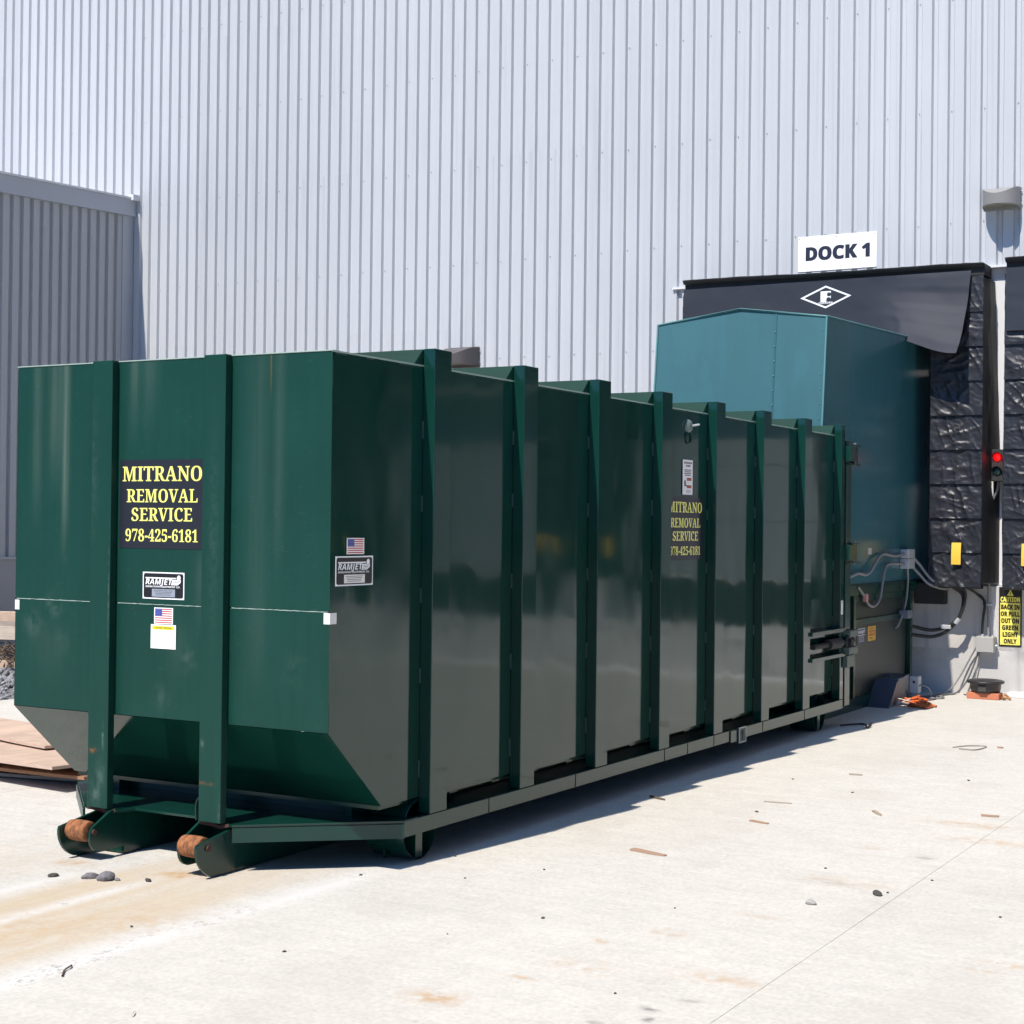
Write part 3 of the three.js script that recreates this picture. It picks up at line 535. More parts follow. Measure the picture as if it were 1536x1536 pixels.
  part(la, 'latch_ratchet', [new THREE.TorusGeometry(0.05, 0.018, 8, 20).rotateY(Math.PI / 2).translate(p + 0.02, 0.7, -7.22), cyl([p - 0.02, 0.7, -7.22], [p + 0.06, 0.7, -7.22], 0.03, 12)], M.rubber);
}
console.log('container done');
// ------------------------------------------------------------------ compactor and hopper
const comp = thing('trash_compactor', 'teal gabled hopper and compactor between the container and the dock', 'compactor', [-1, 0, -8.9]);
{
  const x0 = -1.8, x1 = -0.2, xm = -1.0, zf = (y) => -7.45 + (3.5 - y) * 0.104, yb = 1.15, zR = -10.75;
  const face = (xa, ya, xb, yb2, pts) => pts;
  const front = (pts, nm) => {                     // polygon on the sloped front, given in x,y
    const a = prism(pts, 'z', -0.006, 0, 0.001), P = a.attributes.position; for (let i = 0; i < P.count; i++) P.setZ(i, P.getZ(i) + zf(P.getY(i))); a.computeVertexNormals(); return part(comp, nm, metreUV(a), M.tealFront);
  };
  front([[x0, yb], [-0.662, yb], [-0.662, 3.558], [xm, 3.605], [x0, 3.500]], 'front_plate');
  front([[-0.658, yb], [x1, yb], [x1, 3.494], [-0.658, 3.5575]], 'front_plate');
  const tr = (a, b, r = 0.009) => cyl([a[0], a[1], zf(a[1]) + 0.004], [b[0], b[1], zf(b[1]) + 0.004], r, 6);
  part(comp, 'front_trim', [tr([x0, 3.5], [xm, 3.605]), tr([xm, 3.605], [x1, 3.494]), tr([x0, yb], [x0, 3.5]), tr([x1, yb], [x1, 3.494])], M.tealTrim);
  part(comp, 'lap_strip', [(() => { const g = box(-0.672, -0.652, yb, 3.55, 0.0015, 0.005), P = g.attributes.position; for (let i = 0; i < P.count; i++) P.setZ(i, P.getZ(i) + zf(P.getY(i))); return g; })()], M.tealFront);
  const rv = []; for (let y = 1.3; y < 3.5; y += 0.13) { rv.push(new THREE.SphereGeometry(0.008, 6, 4).translate(-0.662, y, zf(y) + 0.006)); rv.push(new THREE.SphereGeometry(0.006, 6, 4).translate(-0.235, y, zf(y) + 0.002)); }
  part(comp, 'rivets', rv, M.tealTrim).userData.kind = 'stuff';
  const sidePoly = [[zf(yb), yb], [zf(3.494), 3.494], [zR, 3.61], [zR, yb]];
  part(comp, 'side_plate', metreUV(prism(sidePoly, 'x', x1 - 0.006, x1, 0.001)), M.tealSide);
  part(comp, 'side_plate', metreUV(prism(sidePoly, 'x', x0, x0 + 0.006, 0.001)), M.tealSide);
  for (const [xa, xb, ya, yb3, yc, yd] of [[x0 - 0.01, xm, 3.503, 3.608, 3.613, 3.72], [xm, x1 + 0.01, 3.608, 3.497, 3.72, 3.613]]) {
    const z0 = -7.44, zz = zR; part(comp, 'roof_plate', [quad([xa, ya, z0], [xb, yb3, z0], [xb, yd, zz], [xa, yc, zz]), quad([xa, ya - 0.008, z0], [xa, yc - 0.008, zz], [xb, yd - 0.008, zz], [xb, yb3 - 0.008, z0])], M.tealFront);
  }
  part(comp, 'roof_trim', cyl([x1 + 0.002, 3.497, -7.45], [x1 + 0.002, 3.614, zR], 0.008, 6), M.tealTrim);
  part(comp, 'hopper_sill', box(x0 - 0.005, x1 + 0.02, 1.05, 1.148, -10.3, -7.25, 0.004), M.greenFrame);
  // charge box below
  part(comp, 'charge_box', metreUV(box(x0 + 0.02, x1 - 0.01, 0.12, 1.049, -9.98, -8.22, 0.006)), std(0.007, 0.018, 0.016, 0.4));
  part(comp, 'ram_channel', [box(x0 + 0.04, x1 - 0.2, 0.16, 1.0, -8.22, -7.25)], M.dark);
  part(comp, 'base_rail', [box(x1 - 0.14, x1, 0.0, 0.12, -10.0, -7.3, 0.004), box(x0, x0 + 0.14, 0.0, 0.12, -10.0, -7.3, 0.004)], M.greenFrame);
  part(comp, 'stiffener', [box(x1 - 0.009, x1 + 0.02, 0.12, 1.049, -8.27, -8.22, 0.003), box(x1 - 0.009, x1 + 0.012, 0.78, 0.83, -9.95, -8.275, 0.003), box(x1 - 0.009, x1 + 0.012, 0.99, 1.049, -9.95, -8.275, 0.003)], M.greenFrame);
  part(comp, 'support_leg', box(x1 - 0.03, x1 + 0.035, 0.0, 1.05, -10.06, -10.0, 0.004), M.greenFrame);
  part(comp, 'bracket', box(x1, x1 + 0.09, 0.78, 0.86, -9.86, -9.7, 0.004), M.steelGrey);
  part(comp, 'maker_plate', plateX(x1 - 0.008, -8.40, -8.66, 0.60, 0.75), printMat(PR.small));
  part(comp, 'warning_sticker', plateX(x1 - 0.008, -8.72, -8.96, 0.61, 0.745), printMat(PR.warn));
  part(comp, 'data_tag', box(x1, x1 + 0.004, 1.42, 1.48, -8.78, -8.68), M.galv);
  // electrical fittings on the side
  const eb = part(comp, 'electrical_box', [box(x1 + 0.0015, x1 + 0.085, 1.372, 1.462, -9.95, -9.72, 0.006), box(x1 + 0.0015, x1 + 0.085, 1.27, 1.368, -9.95, -9.72, 0.006)], M.galv, 'bright steel junction box on the hopper side');
  const X = x1 + 0.04;
  const cab = (pts, r = 0.014, m = M.cableGrey) => part(comp, 'conduit', tube(pts, r, 48, 8), m);
  cab([[0.0, 1.40, -7.36], [X - 0.03, 1.29, -7.6], [X, 1.245, -7.85], [X, 1.225, -8.0], [X, 1.253, -8.27], [X, 1.236, -8.49], [X, 1.271, -8.655], [X, 1.362, -8.822], [X, 1.419, -9.023], [X, 1.398, -9.41], [X, 1.416, -9.74]]);
  cab([[X - 0.02, 1.13, -8.32], [X, 1.032, -8.468], [X, 0.961, -8.581], [X, 0.937, -8.75], [X, 0.991, -8.92], [X, 1.118, -9.0], [X, 1.271, -9.086], [X, 1.321, -9.233], [X, 1.317, -9.74]], 0.013);
  part(comp, 'cable_tag', box(X - 0.01, X + 0.02, 0.99, 1.06, -8.51, -8.45), std(0.55, 0.25, 0.24, 0.6));
  cab([[X, 1.413, -9.93], [-0.10, 1.30, -10.08], [-0.02, 1.18, -10.13], [0.07, 1.10, -10.2], [0.12, 1.085, -10.3]], 0.014);
  cab([[X, 1.313, -9.93], [-0.11, 1.22, -10.06], [-0.03, 1.12, -10.12], [0.06, 1.075, -10.2], [0.12, 1.06, -10.3]], 0.014);
  cab([[X, 1.28, -9.85], [X, 1.112, -9.86], [X, 0.898, -9.771], [X - 0.02, 0.72, -9.62], [x1 - 0.01, 0.69, -9.6]], 0.011);
  // hydraulic hoses to the wall side
  const hose = (pts, r = 0.018) => part(comp, 'hydraulic_hose', tube(pts, r, 48, 9), M.cableBlack);
  hose([[0.20, 1.10, -10.25], [0.29, 1.04, -10.3], [0.281, 0.893, -10.3], [0.218, 0.754, -10.3], [0.1, 0.675, -10.3], [-0.038, 0.642, -10.28], [-0.178, 0.673, -10.2], [-0.23, 0.70, -10.02], [-0.26, 0.70, -9.95]]);
  hose([[0.16, 1.10, -10.27], [0.27, 1.0, -10.32], [0.245, 0.8, -10.32], [0.128, 0.649, -10.32], [-0.009, 0.579, -10.3], [-0.13, 0.583, -10.22], [-0.23, 0.615, -10.02], [-0.26, 0.62, -9.95]]);
  part(comp, 'hose_clamp', [box(0.06, 0.16, 0.66, 0.70, -10.33, -10.28, 0.004), cyl([0.2, 0.72, -10.3], [0.24, 0.77, -10.3], 0.024, 10)], M.galv);
}
console.log('compactor done');
// ------------------------------------------------------------------ dock shelters
const ridge = (x, y) => 1 - Math.abs(2 * vn(x, y) - 1);
function wrinkle(x, y, k) { const t = 0.5 + 0.9 * Math.sin(k * 1.7), a = x * Math.cos(t) + y * Math.sin(t), b = -x * Math.sin(t) + y * Math.cos(t); const w1 = fbm(x * 2 + k * 2.2, y * 2, 2); return Math.pow(ridge(a * 6.5 + k * 5.3 + 1.5 * w1, b * 1.6 + k * 3.1), 5) * 0.5 + Math.pow(ridge(a * 1.8 + k, -b * 8 + k * 9.7 + 2 * w1), 6) * 0.4 + 0.2 * Math.pow(ridge(x * 11 + k, y * 13 + 2 * w1), 4) + 0.4 * fbm(x * 3 + k * 3, y * 3, 3); }
const logoTex = canvasTex(2048, 640, (c, w, h) => {
  c.fillStyle = '#1d2433'; c.fillRect(0, 0, w, h); const S = w / 3.1, X = (1.605) * S, Y = 0.178 * S, a = 0.275 * S, b = 0.122 * S;
  c.fillStyle = '#f3f5f8'; c.beginPath(); c.moveTo(X - a, Y); c.lineTo(X, Y - b); c.lineTo(X + a, Y); c.lineTo(X, Y + b); c.closePath(); c.fill();
  c.fillStyle = '#1d2433'; c.beginPath(); c.moveTo(X - a * 0.84, Y); c.lineTo(X, Y - b * 0.84); c.lineTo(X + a * 0.84, Y); c.lineTo(X, Y + b * 0.84); c.closePath(); c.fill();
  c.fillStyle = '#f3f5f8'; const fx = X - 0.055 * S, fy = Y - 0.062 * S; c.fillRect(fx, fy, 0.11 * S, 0.115 * S); c.fillStyle = '#1d2433';
  c.beginPath(); c.arc(fx + 0.09 * S, fy + 0.036 * S, 0.022 * S, 0, 7); c.fill(); c.fillRect(fx + 0.062 * S, fy + 0.086 * S, 0.05 * S, 0.03 * S); c.beginPath(); c.arc(fx + 0.086 * S, fy + 0.09 * S, 0.024 * S, 0, 7); c.fill();
  c.fillStyle = '#f3f5f8'; c.font = 'bold 20px sans-serif'; c.textAlign = 'center'; c.fillText('FAIRBORN', X, Y + 0.073 * S);
});
M.curtain = new THREE.MeshStandardMaterial({ map: logoTex, roughness: 0.68 });
function makeShelter(x0, pushed) {
  const t = thing('dock_shelter', '', 'dock shelter', [x0, 0, GZ], 'black dock shelters along the wall');
  const ZF = GZ + 0.36, wd = 3.235;
  // head roll
  const hr = sheet(60, 10, (u, v) => {
    const a = -0.15 + v * (Math.PI * 1.15), y = 4.272 + 0.056 * Math.sin(a + 0.35), z = ZF - 0.06 + 0.062 * Math.cos(a - Math.PI * 0.28), n = 0.006 * (wrinkle(u * 3, v * 0.4, 3) - 0.4);
    return [x0 + wd * u, y + n + 0.006 * Math.sin(u * 9) + 0.018 - 0.034 * u, z + n];
  });
  part(t, 'head_roll', [hr, box(x0 + 0.004, x0 + wd - 0.004, 4.2, 4.315, GZ - 0.0, ZF - 0.06)], M.vinylDull);
  // head curtain
  const cx0 = x0 + 0.018, cw = 3.1;
  const cg = sheet(90, 26, (u, v) => {
    const x = cx0 + cw * u, lx = cw * u, push = pushed ? ss(1.9, 2.75, lx) : 0;
    const drop = pushed ? 0.70 + 0.20 * ss(2.35, 3.08, lx) : 0.62, k = v * drop;
    let y = 4.238 - k, z = ZF + 0.012 + 0.006 * v + 0.012 * (fbm(u * 10, v * 4 + (pushed ? 0 : 40), 3) - 0.5);
    if (pushed) { z += push * (0.05 * v + 0.26 * Math.pow(v, 2.2)); y += push * 0.05 * Math.pow(v, 3); z += 0.02 * Math.pow(ridge(lx * 2.2, v * 2.3), 4) * push * v; z += 0.004 * Math.sign(Math.sin(v * 14)) * push * (lx > 2.35 ? 1 : 0.2); }
    return [x - (pushed ? 0.06 * v * push : 0), y, z];
  });
  { const u = cg.attributes.uv; for (let i = 0; i < u.count; i++) u.setY(i, 1 - (u.getY(i) * 0.72) / (640 * 3.1 / 2048)); }
  part(t, 'head_curtain', cg, M.curtain);
  // side pads: core, pleats, outer cheek
  for (const sd of [0, 1]) {
    const xa = sd ? x0 + wd - 0.515 : x0, xb = xa + 0.515;
    const pad = part(t, 'side_pad', box(xa + 0.01, xb - 0.01, 1.13, 4.17, GZ - 0.058, ZF - 0.03, 0.01), M.vinylDull);
    for (let q = 0; q < 9; q++) {
      const yT = 4.19 - q * 0.342, yB = yT - 0.362;
      const g = sheet(40, 28, (u, v) => {
        const x = xa + 0.515 * u, y = yT + (yB - yT) * v, e = Math.sin(Math.PI * u), wr = wrinkle(u * 0.9 + q * 1.7 + sd * 9, v * 0.7 + q * 2.3 + x0, q + 1) - 0.45;
        return [x + 0.004 * (vn(v * 6 + q * 4, 3 + sd * 20) - 0.5), y, ZF - 0.026 + 0.022 * v + 0.034 * wr * (0.35 + 0.65 * e) * (0.5 + 0.5 * Math.sin(Math.PI * clamp(v, 0.05, 0.95)))];
      });
      part(pad, 'pleat', g, M.vinyl);
    }
    const back = (y) => 0.020 + 0.063 * clamp((4.2 - y) / 1.76);
    const ck = sheet(12, 60, (u, v) => { const y = 4.17 - 3.04 * v, o = sd ? 1 : -1, bx = (sd ? xb : xa) + o * (back(y) * u + 0.022 * (fbm(u * 7 + 3 * sd + x0, v * 6, 3) - 0.5) * Math.sin(Math.PI * clamp(u * 0.9 + 0.1)) + 0.010 * Math.pow(ridge(u * 2.2 + v * 1.5 + x0, v * 5), 3) * Math.sin(Math.PI * u)); return [bx, y, ZF - 0.015 - (ZF - GZ + 0.04) * u]; });
    part(pad, 'cheek', ck, M.vinylDull);
    const gx = sd ? xb - 0.282 : xa + 0.19;
    const ys = sheet(4, 8, (u, v) => [gx + 0.094 * u - 0.004 * v, 1.532 - 0.218 * v, ZF + 0.022 + 0.008 * Math.sin(v * 3)]);
    part(pad, 'guide_strip', ys, M.yellow, 'yellow guide strip');
    const rl = sheet(20, 10, (u, v) => { const a = v * Math.PI * 2; return [xa + 0.515 * u, 1.10 + 0.03 * Math.sin(a) + 0.006 * vn(u * 9, v * 3), ZF - 0.07 + 0.05 * Math.cos(a)]; });
    part(pad, 'bottom_roll', rl, M.vinylDull);
  }
  return t;
}
const DP = 3.443;
const sh = [makeShelter(-2.748, true), makeShelter(-2.748 + DP, false), makeShelter(-2.748 + 2 * DP, false), makeShelter(-2.748 + 3 * DP, false)];
sh[0].userData.label = 'black vinyl dock shelter with white diamond emblem, pushed out by the teal hopper';
sh[1].userData.label = 'black vinyl dock shelter at the right edge above the caution sign';
sh[2].userData.label = 'black vinyl dock shelter mirrored in the near ribbed panels of the container';
sh[3].userData.label = 'farthest black vinyl dock shelter along the wall, right of the mirrored one';

// ------------------------------------------------------------------ signs and fittings on the wall
{
  const t = thing('dock_sign', 'white sign reading DOCK 1 above the black shelter', 'sign', [-1.13, 4.41, GZ]);
  const g = sheetBox([-1.56, 4.405, GZ + 0.004], [-0.70, 4.405, GZ + 0.004], [-0.70, 4.778, GZ + 0.004], [-1.56, 4.778, GZ + 0.004], [0, 0, 0.004]);
  part(t, 'board', g, printMat(PR.dock, 0.4)); part(t, 'backing', box(-1.558, -0.702, 4.407, 4.776, GZ + 0.0005, GZ + 0.0038), M.whitePanel);
  for (const x of [-1.545, -1.14, -0.72]) part(t, 'screw', cyl([x, 4.755, GZ + 0.006], [x, 4.755, GZ + 0.013], 0.006, 8), M.screw);
}
{
  const t = thing('caution_sign', 'tall yellow and black CAUTION sign on the concrete foundation', 'sign', [0.695, 0.5, GZ]);
  part(t, 'board', plateZ(GZ + 0.009, 0.592, 0.806, 0.503, 1.085), printMat(PR.caution, 0.4)); part(t, 'backing', box(0.587, 0.811, 0.497, 1.091, GZ + 0.0005, GZ + 0.0085, 0.003), M.rubber);
}
function wallLamp(name, label, x, y, mat, sc = 1) {
  const t = thing(name, label, 'lamp', [x, y, GZ], 'wall lamps on the siding');
  const a = 0.18 * sc, b = 0.27 * sc, h = 0.205 * sc, n = 28, yt = (s) => h - 0.085 * sc * s * s;
  const P = (k, top, f = 1) => { const th = Math.PI * k, s = Math.sin(th), c = -Math.cos(th); return [x + a * c * f, y + (top ? yt(s * f) : 0.02), GZ + 0.03 + b * Math.pow(s, 0.8) * f * (top ? 1 : 0.93)]; };
  const wall = sheet(n, 4, (u, v) => { const A = P(u, false), B = P(u, true); return [0, 1, 2].map((q) => A[q] + (B[q] - A[q]) * v); });
  const topS = sheet(n, 6, (u, v) => P(u, true, 1 - v * 0.999));
  part(t, 'hood', [wall, topS], mat);
  const bot = sheet(n, 5, (u, v) => { const q = P(u, false, 1 - v * 0.999); return [q[0], q[1] + 0.006 + 0.006 * v, q[2]]; });
  const rim = sheet(n, 3, (u, v) => { const q = P(u, false, 1.012 - v * 0.05); return [q[0], q[1] - 0.014 + 0.014 * Math.abs(v - 0.5), q[2]]; });
  part(t, 'lens', bot, M.lens); part(t, 'rim', rim, mat);
  part(t, 'back_plate', box(x - a - 0.004, x + a + 0.004, y - 0.005, y + h + 0.012, GZ + 0.0005, GZ + 0.034, 0.006), mat);
  for (const dy of [0.05, 0.17]) part(t, 'bolt', cyl([x + a + 0.004, y + dy * sc, GZ + 0.02], [x + a + 0.014, y + dy * sc, GZ + 0.02], 0.008, 8), M.screw);
  return t;
}
wallLamp('wall_lamp', 'grey wall lamp casting a shadow on the siding above the shelters', 0.588, 4.885, M.lampGrey);
wallLamp('wall_lamp', 'dark brown wall lamp just above the container roof ribs', -5.74, 3.545, M.lampBrown, 1.12);
{
  const t = thing('traffic_light', 'small red and green signal light on a conduit beside the dock shelter', 'traffic light', [0.60, 0.62, GZ]);
  const z0 = -10.42, z1 = -10.30; part(t, 'housing', box(0.545, 0.66, 2.146, 2.465, z0, z1, 0.008), M.rubber);
  const red = new THREE.MeshStandardMaterial({ color: 0x8a0c10, roughness: 0.25, emissive: 0xff1418, emissiveIntensity: 0.4 });
  const ln = (y, m, nm) => { const g = new THREE.SphereGeometry(0.044, 20, 10, 0, Math.PI * 2, 0, Math.PI / 2).rotateX(Math.PI / 2).scale(1, 1, 0.4).translate(0.602, y, z1 + 0.001); return part(t, nm, g, m); };
  ln(2.385, red, 'red_lens'); ln(2.245, std(0.012, 0.03, 0.03, 0.2), 'green_lens');
  for (const y of [2.385, 2.245]) { const v = sheet(16, 2, (u, w) => { const a = Math.PI * (0.02 + 0.96 * u); return [0.602 + 0.05 * Math.cos(a), y + 0.05 * Math.sin(a), z1 + 0.05 * w]; }); part(t, 'visor', v, M.rubber); }
  part(t, 'conduit', tube([[0.60, 2.15, -10.37], [0.585, 2.06, -10.39], [0.52, 1.93, -10.43], [0.497, 1.82, -10.44], [0.497, 1.3, -10.44], [0.496, 0.60, -10.45]], 0.013, 60, 9, 0.3), M.cableGrey);
  part(t, 'conduit_elbow', tube([[0.545, 2.16, -10.37], [0.54, 2.08, -10.38], [0.535, 2.0, -10.40], [0.52, 1.95, -10.43]], 0.012, 20, 8), M.whitePaint);
  part(t, 'strap', [box(0.475, 0.52, 1.29, 1.31, GZ - 0.055, -10.425), box(0.475, 0.52, 0.9, 0.92, GZ, -10.425)], M.galv);
  part(t, 'bracket', box(0.56, 0.645, 2.27, 2.33, GZ - 0.058, z0), M.rubber);
  const pl = new THREE.PointLight(0xff1a1a, 0.02); pl.name = 'red_signal_light'; pl.position.set(0.002, 1.765, 0.245); pl.castShadow = true; t.add(pl);
}
{
  const t = thing('junction_box', 'grey electrical junction box with trailing cables on the foundation', 'junction box', [0.477, 0.43, GZ]);
  part(t, 'case', box(0.386, 0.566, 0.434, 0.592, GZ + 0.0005, -10.38, 0.006), std(0.36, 0.36, 0.35, 0.5)); part(t, 'lid', box(0.39, 0.562, 0.438, 0.588, -10.379, -10.372, 0.003), std(0.38, 0.38, 0.37, 0.5));
  part(t, 'hub', [cyl([0.44, 0.592, -10.44], [0.44, 0.615, -10.44], 0.016, 10), cyl([0.54, 0.592, -10.44], [0.54, 0.61, -10.44], 0.014, 10), cyl([0.566, 0.5, -10.44], [0.585, 0.5, -10.44], 0.016, 10)], M.galv);
  const c = (pts, r = 0.008, m = M.cableGrey) => part(t, 'cable', tube(pts, r, 40, 7), m);
  c([[0.39, 0.5, -10.44], [0.31, 0.36, -10.46], [0.22, 0.18, -10.44], [0.14, 0.05, -10.38], [0.08, 0.012, -10.2], [0.03, 0.012, -9.95], [0.1, 0.012, -9.75], [0.2, 0.012, -9.8], [0.16, 0.012, -9.98], [0.02, 0.012, -9.85], [-0.05, 0.03, -9.6], [-0.07, 0.10, -9.48]]);
  c([[0.40, 0.436, -10.43], [0.35, 0.29, -10.45], [0.28, 0.12, -10.43], [0.2, 0.014, -10.33], [0.12, 0.012, -10.05], [0.16, 0.012, -9.66], [0.08, 0.012, -9.5], [-0.02, 0.04, -9.52], [-0.06, 0.11, -9.46]], 0.009, std(0.12, 0.12, 0.125, 0.6));
  c([[0.42, 0.436, -10.43], [0.385, 0.285, -10.46], [0.36, 0.12, -10.45], [0.345, 0.012, -10.40], [0.30, 0.01, -10.28]], 0.006);
  c([[0.43, 0.61, -10.44], [0.446, 0.78, -10.43], [0.459, 0.932, -10.44], [0.40, 1.0, -10.43], [0.31, 1.09, -10.36]], 0.013, M.cableBlack);
  c([[0.455, 0.9, -10.44], [0.43, 0.98, -10.46], [0.33, 1.05, -10.42], [0.26, 1.10, -10.34]], 0.011, M.cableBlack);
}
// ------------------------------------------------------------------ things on the ground near the dock
{
  const t = thing('pump_cover', 'dark blue-grey steel wedge housing on the ground below the hopper', 'steel housing', [-0.15, 0, -9.2]);
  // footprint: sloped end towards the camera, right cheek coloured paler to paint the sunlight on it
  const A = [-0.285, 0, -8.70], Bp = [0.005, 0, -8.688], Cb = [-0.075, 0, -9.62], D = [-0.36, 0, -9.62], a2 = [-0.295, 0.245, -8.99], b2 = [0.0, 0.245, -8.99], c2 = [-0.07, 0.245, -9.62], d2 = [-0.36, 0.245, -9.62], b1 = [0.006, 0.17, -8.80];
  const tri = (...q) => { const g = new THREE.BufferGeometry(), P = [], U = []; for (let i = 1; i + 1 < q.length; i++) for (const k of [q[0], q[i], q[i + 1]]) { P.push(...k); U.push(k[2], k[1]); } g.setAttribute('position', new THREE.Float32BufferAttribute(P, 3)); g.setAttribute('uv', new THREE.Float32BufferAttribute(U, 2)); g.computeVertexNormals(); return g; };
  part(t, 'body', [tri(A, Bp, b2, a2), tri(a2, b2, c2, d2), tri(D, A, a2, d2), tri(Cb, D, d2, c2)], std(0.055, 0.075, 0.105, 0.45));
  part(t, 'sun_toned_cheek', tri([Bp[0] + 0.003, 0, Bp[2]], [Cb[0] + 0.003, 0, Cb[2]], [c2[0] + 0.003, c2[1], c2[2]], [b2[0] + 0.003, b2[1], b2[2]]), std(0.20, 0.20, 0.205, 0.6));
  part(t, 'corner_cap', [box(-0.02, 0.012, 0.225, 0.252, -9.2, -8.99, 0.003)], M.steelGrey);
  part(t, 'handle', tube([[-0.24, 0.245, -9.25], [-0.24, 0.262, -9.25], [-0.14, 0.262, -9.25], [-0.14, 0.245, -9.25]], 0.008, 20, 6), M.steelGrey);
  const ob = part(t, 'outlet_box', box(-0.068, 0.02, 0.06, 0.225, -9.74, -9.625, 0.006), std(0.45, 0.48, 0.50, 0.5)); part(ob, 'knob', cyl([-0.02, 0.17, -9.625], [-0.02, 0.17, -9.61], 0.012, 10), M.rubber);
  part(t, 'outlet_cable', tube([[0.0, 0.12, -9.64], [0.05, 0.14, -9.66], [0.10, 0.10, -9.72], [0.11, 0.012, -9.78]], 0.008, 24, 7), M.cableGrey);
}
{ // orange cord heap
  const t = thing('extension_cord', 'tangled heap of orange extension cord beside the steel housing', 'cord', [0.15, 0, -9.1]);
  const loops = (n, cx, cz, r, h, rad, m, nm) => { const pts = []; for (let i = 0; i < n; i++) { const a = i * 1.9 + R(-0.4, 0.4), rr = r * R(0.35, 1); pts.push([cx + rr * Math.cos(a) * 1.25, 0.012 + h * R(0, 1) * (1 - rr / (r * 1.3)), cz + rr * Math.sin(a) * 1.5]); } part(t, nm, tube(pts, rad, n * 9, 6), m); };
  const orange = std(0.62, 0.13, 0.03, 0.55);
  loops(26, 0.10, -9.15, 0.13, 0.12, 0.009, orange, 'cord'); loops(18, 0.19, -8.98, 0.11, 0.07, 0.010, orange, 'cord'); loops(16, 0.04, -9.05, 0.12, 0.10, 0.007, std(0.62, 0.50, 0.42, 0.6), 'pale_cord');
  part(t, 'tail', tube([[0.24, 0.02, -8.95], [0.30, 0.012, -8.85], [0.33, 0.02, -8.98], [0.28, 0.025, -9.05], [0.36, 0.012, -9.02]], 0.011, 40, 7), orange);
}
{ // black tub on an orange block
  const bl = solo('orange_block', metreUV(box(0.385, 0.70, 0.0, 0.062, -10.20, -10.03, 0.008)), std(0.50, 0.17, 0.09, 0.8), 'long orange-red masonry block on the ground under the black tub', 'block');
  const t = thing('black_tub', 'low black round tub resting on the orange block by the wall', 'tub', [0.545, 0.063, -10.14]);
  const pr = [[0.001, 0], [0.135, 0], [0.145, 0.03], [0.15, 0.085], [0.178, 0.09], [0.182, 0.105], [0.175, 0.115], [0.15, 0.122], [0.05, 0.128], [0.001, 0.129]].map((q) => new THREE.Vector2(...q));
  const g = new THREE.LatheGeometry(pr, 36).translate(0.545, 0.063, -10.14); part(t, 'bowl', g, std(0.022, 0.022, 0.026, 0.45));
  part(t, 'latch', box(0.51, 0.585, 0.08, 0.135, -10.0, -9.985, 0.003), std(0.05, 0.05, 0.05, 0.6));
}
solo('cord_scrap', tube([[0.71, 0.012, -10.12], [0.75, 0.03, -10.06], [0.79, 0.012, -10.1], [0.77, 0.02, -10.16], [0.73, 0.05, -10.13], [0.74, 0.012, -10.05]], 0.010, 40, 6), std(0.45, 0.22, 0.10, 0.7), 'short curl of orange cord beside the black tub', 'cord');
{
  const g = tube([[0.06, 0.012, -7.12], [0.2, 0.014, -7.3], [0.3, 0.012, -7.1], [0.24, 0.012, -7.4]], 0.008, 30, 6); solo('loose_cable', g, M.cableBlack, 'short black cable lying on the ground behind the container rear roller', 'cable');
}
// ------------------------------------------------------------------ timber at the left
function boardUV(g) { const u = g.attributes.uv; return g; }
function panelSheet(c, w, d, th, rot, warp, m, name, label, y, tilt = 0) {
  const top = (u, v, s) => { const x = (u - 0.5) * w, z = (v - 0.5) * d, yy = y + s * th + warp * ((2 * u - 1) ** 2 * 0.6 + (2 * v - 1) ** 2 * 0.4) + tilt * (u - 0.5); const C = Math.cos(rot), S = Math.sin(rot); return [c[0] + x * C + z * S, yy, c[1] - x * S + z * C]; };
  const up = sheet(14, 10, (u, v) => top(u, 1 - v, 1)), dn = sheet(14, 10, (u, v) => top(u, v, 0));
  const e = [sheet(14, 1, (u, v) => top(u, 1, v)), sheet(14, 1, (u, v) => top(1 - u, 0, v)), sheet(10, 1, (u, v) => top(1, 1 - u, v)), sheet(10, 1, (u, v) => top(0, u, v))];
  return solo(name, [up, dn, ...e], m, label, 'plywood');
}
panelSheet([-4.05, -1.95], 2.3, 1.25, 0.02, 0.15, 0.02, M.plyGrey, 'plywood_sheet', 'lowest weathered grey plywood sheet flat on the concrete at left', 0.001);
panelSheet([-3.88, -1.93], 2.25, 1.22, 0.02, -0.03, 0.02, M.woodRed, 'plywood_sheet', 'dark reddish plywood sheet in the middle of the left stack', 0.052);
panelSheet([-3.92, -1.86], 2.3, 1.25, 0.02, -0.12, 0.015, M.plyPink, 'plywood_sheet', 'pale topmost large plywood sheet of the left stack', 0.135);
panelSheet([-3.75, -1.95], 0.75, 0.5, 0.018, -0.25, 0.006, M.plyPink, 'plywood_offcut', 'small plywood offcut lying on the left plywood stack', 0.166);
solo('support_batten', box(-4.6, -3.05, 0.022, 0.052, -2.0, -1.93, 0.004), M.woodRed, 'thin batten between the plywood sheets at left', 'batten');
solo('support_batten', box(-4.7, -3.0, 0.073, 0.134, -2.25, -2.17, 0.004), M.woodRed, 'thicker upper batten inside the left plywood stack', 'batten');
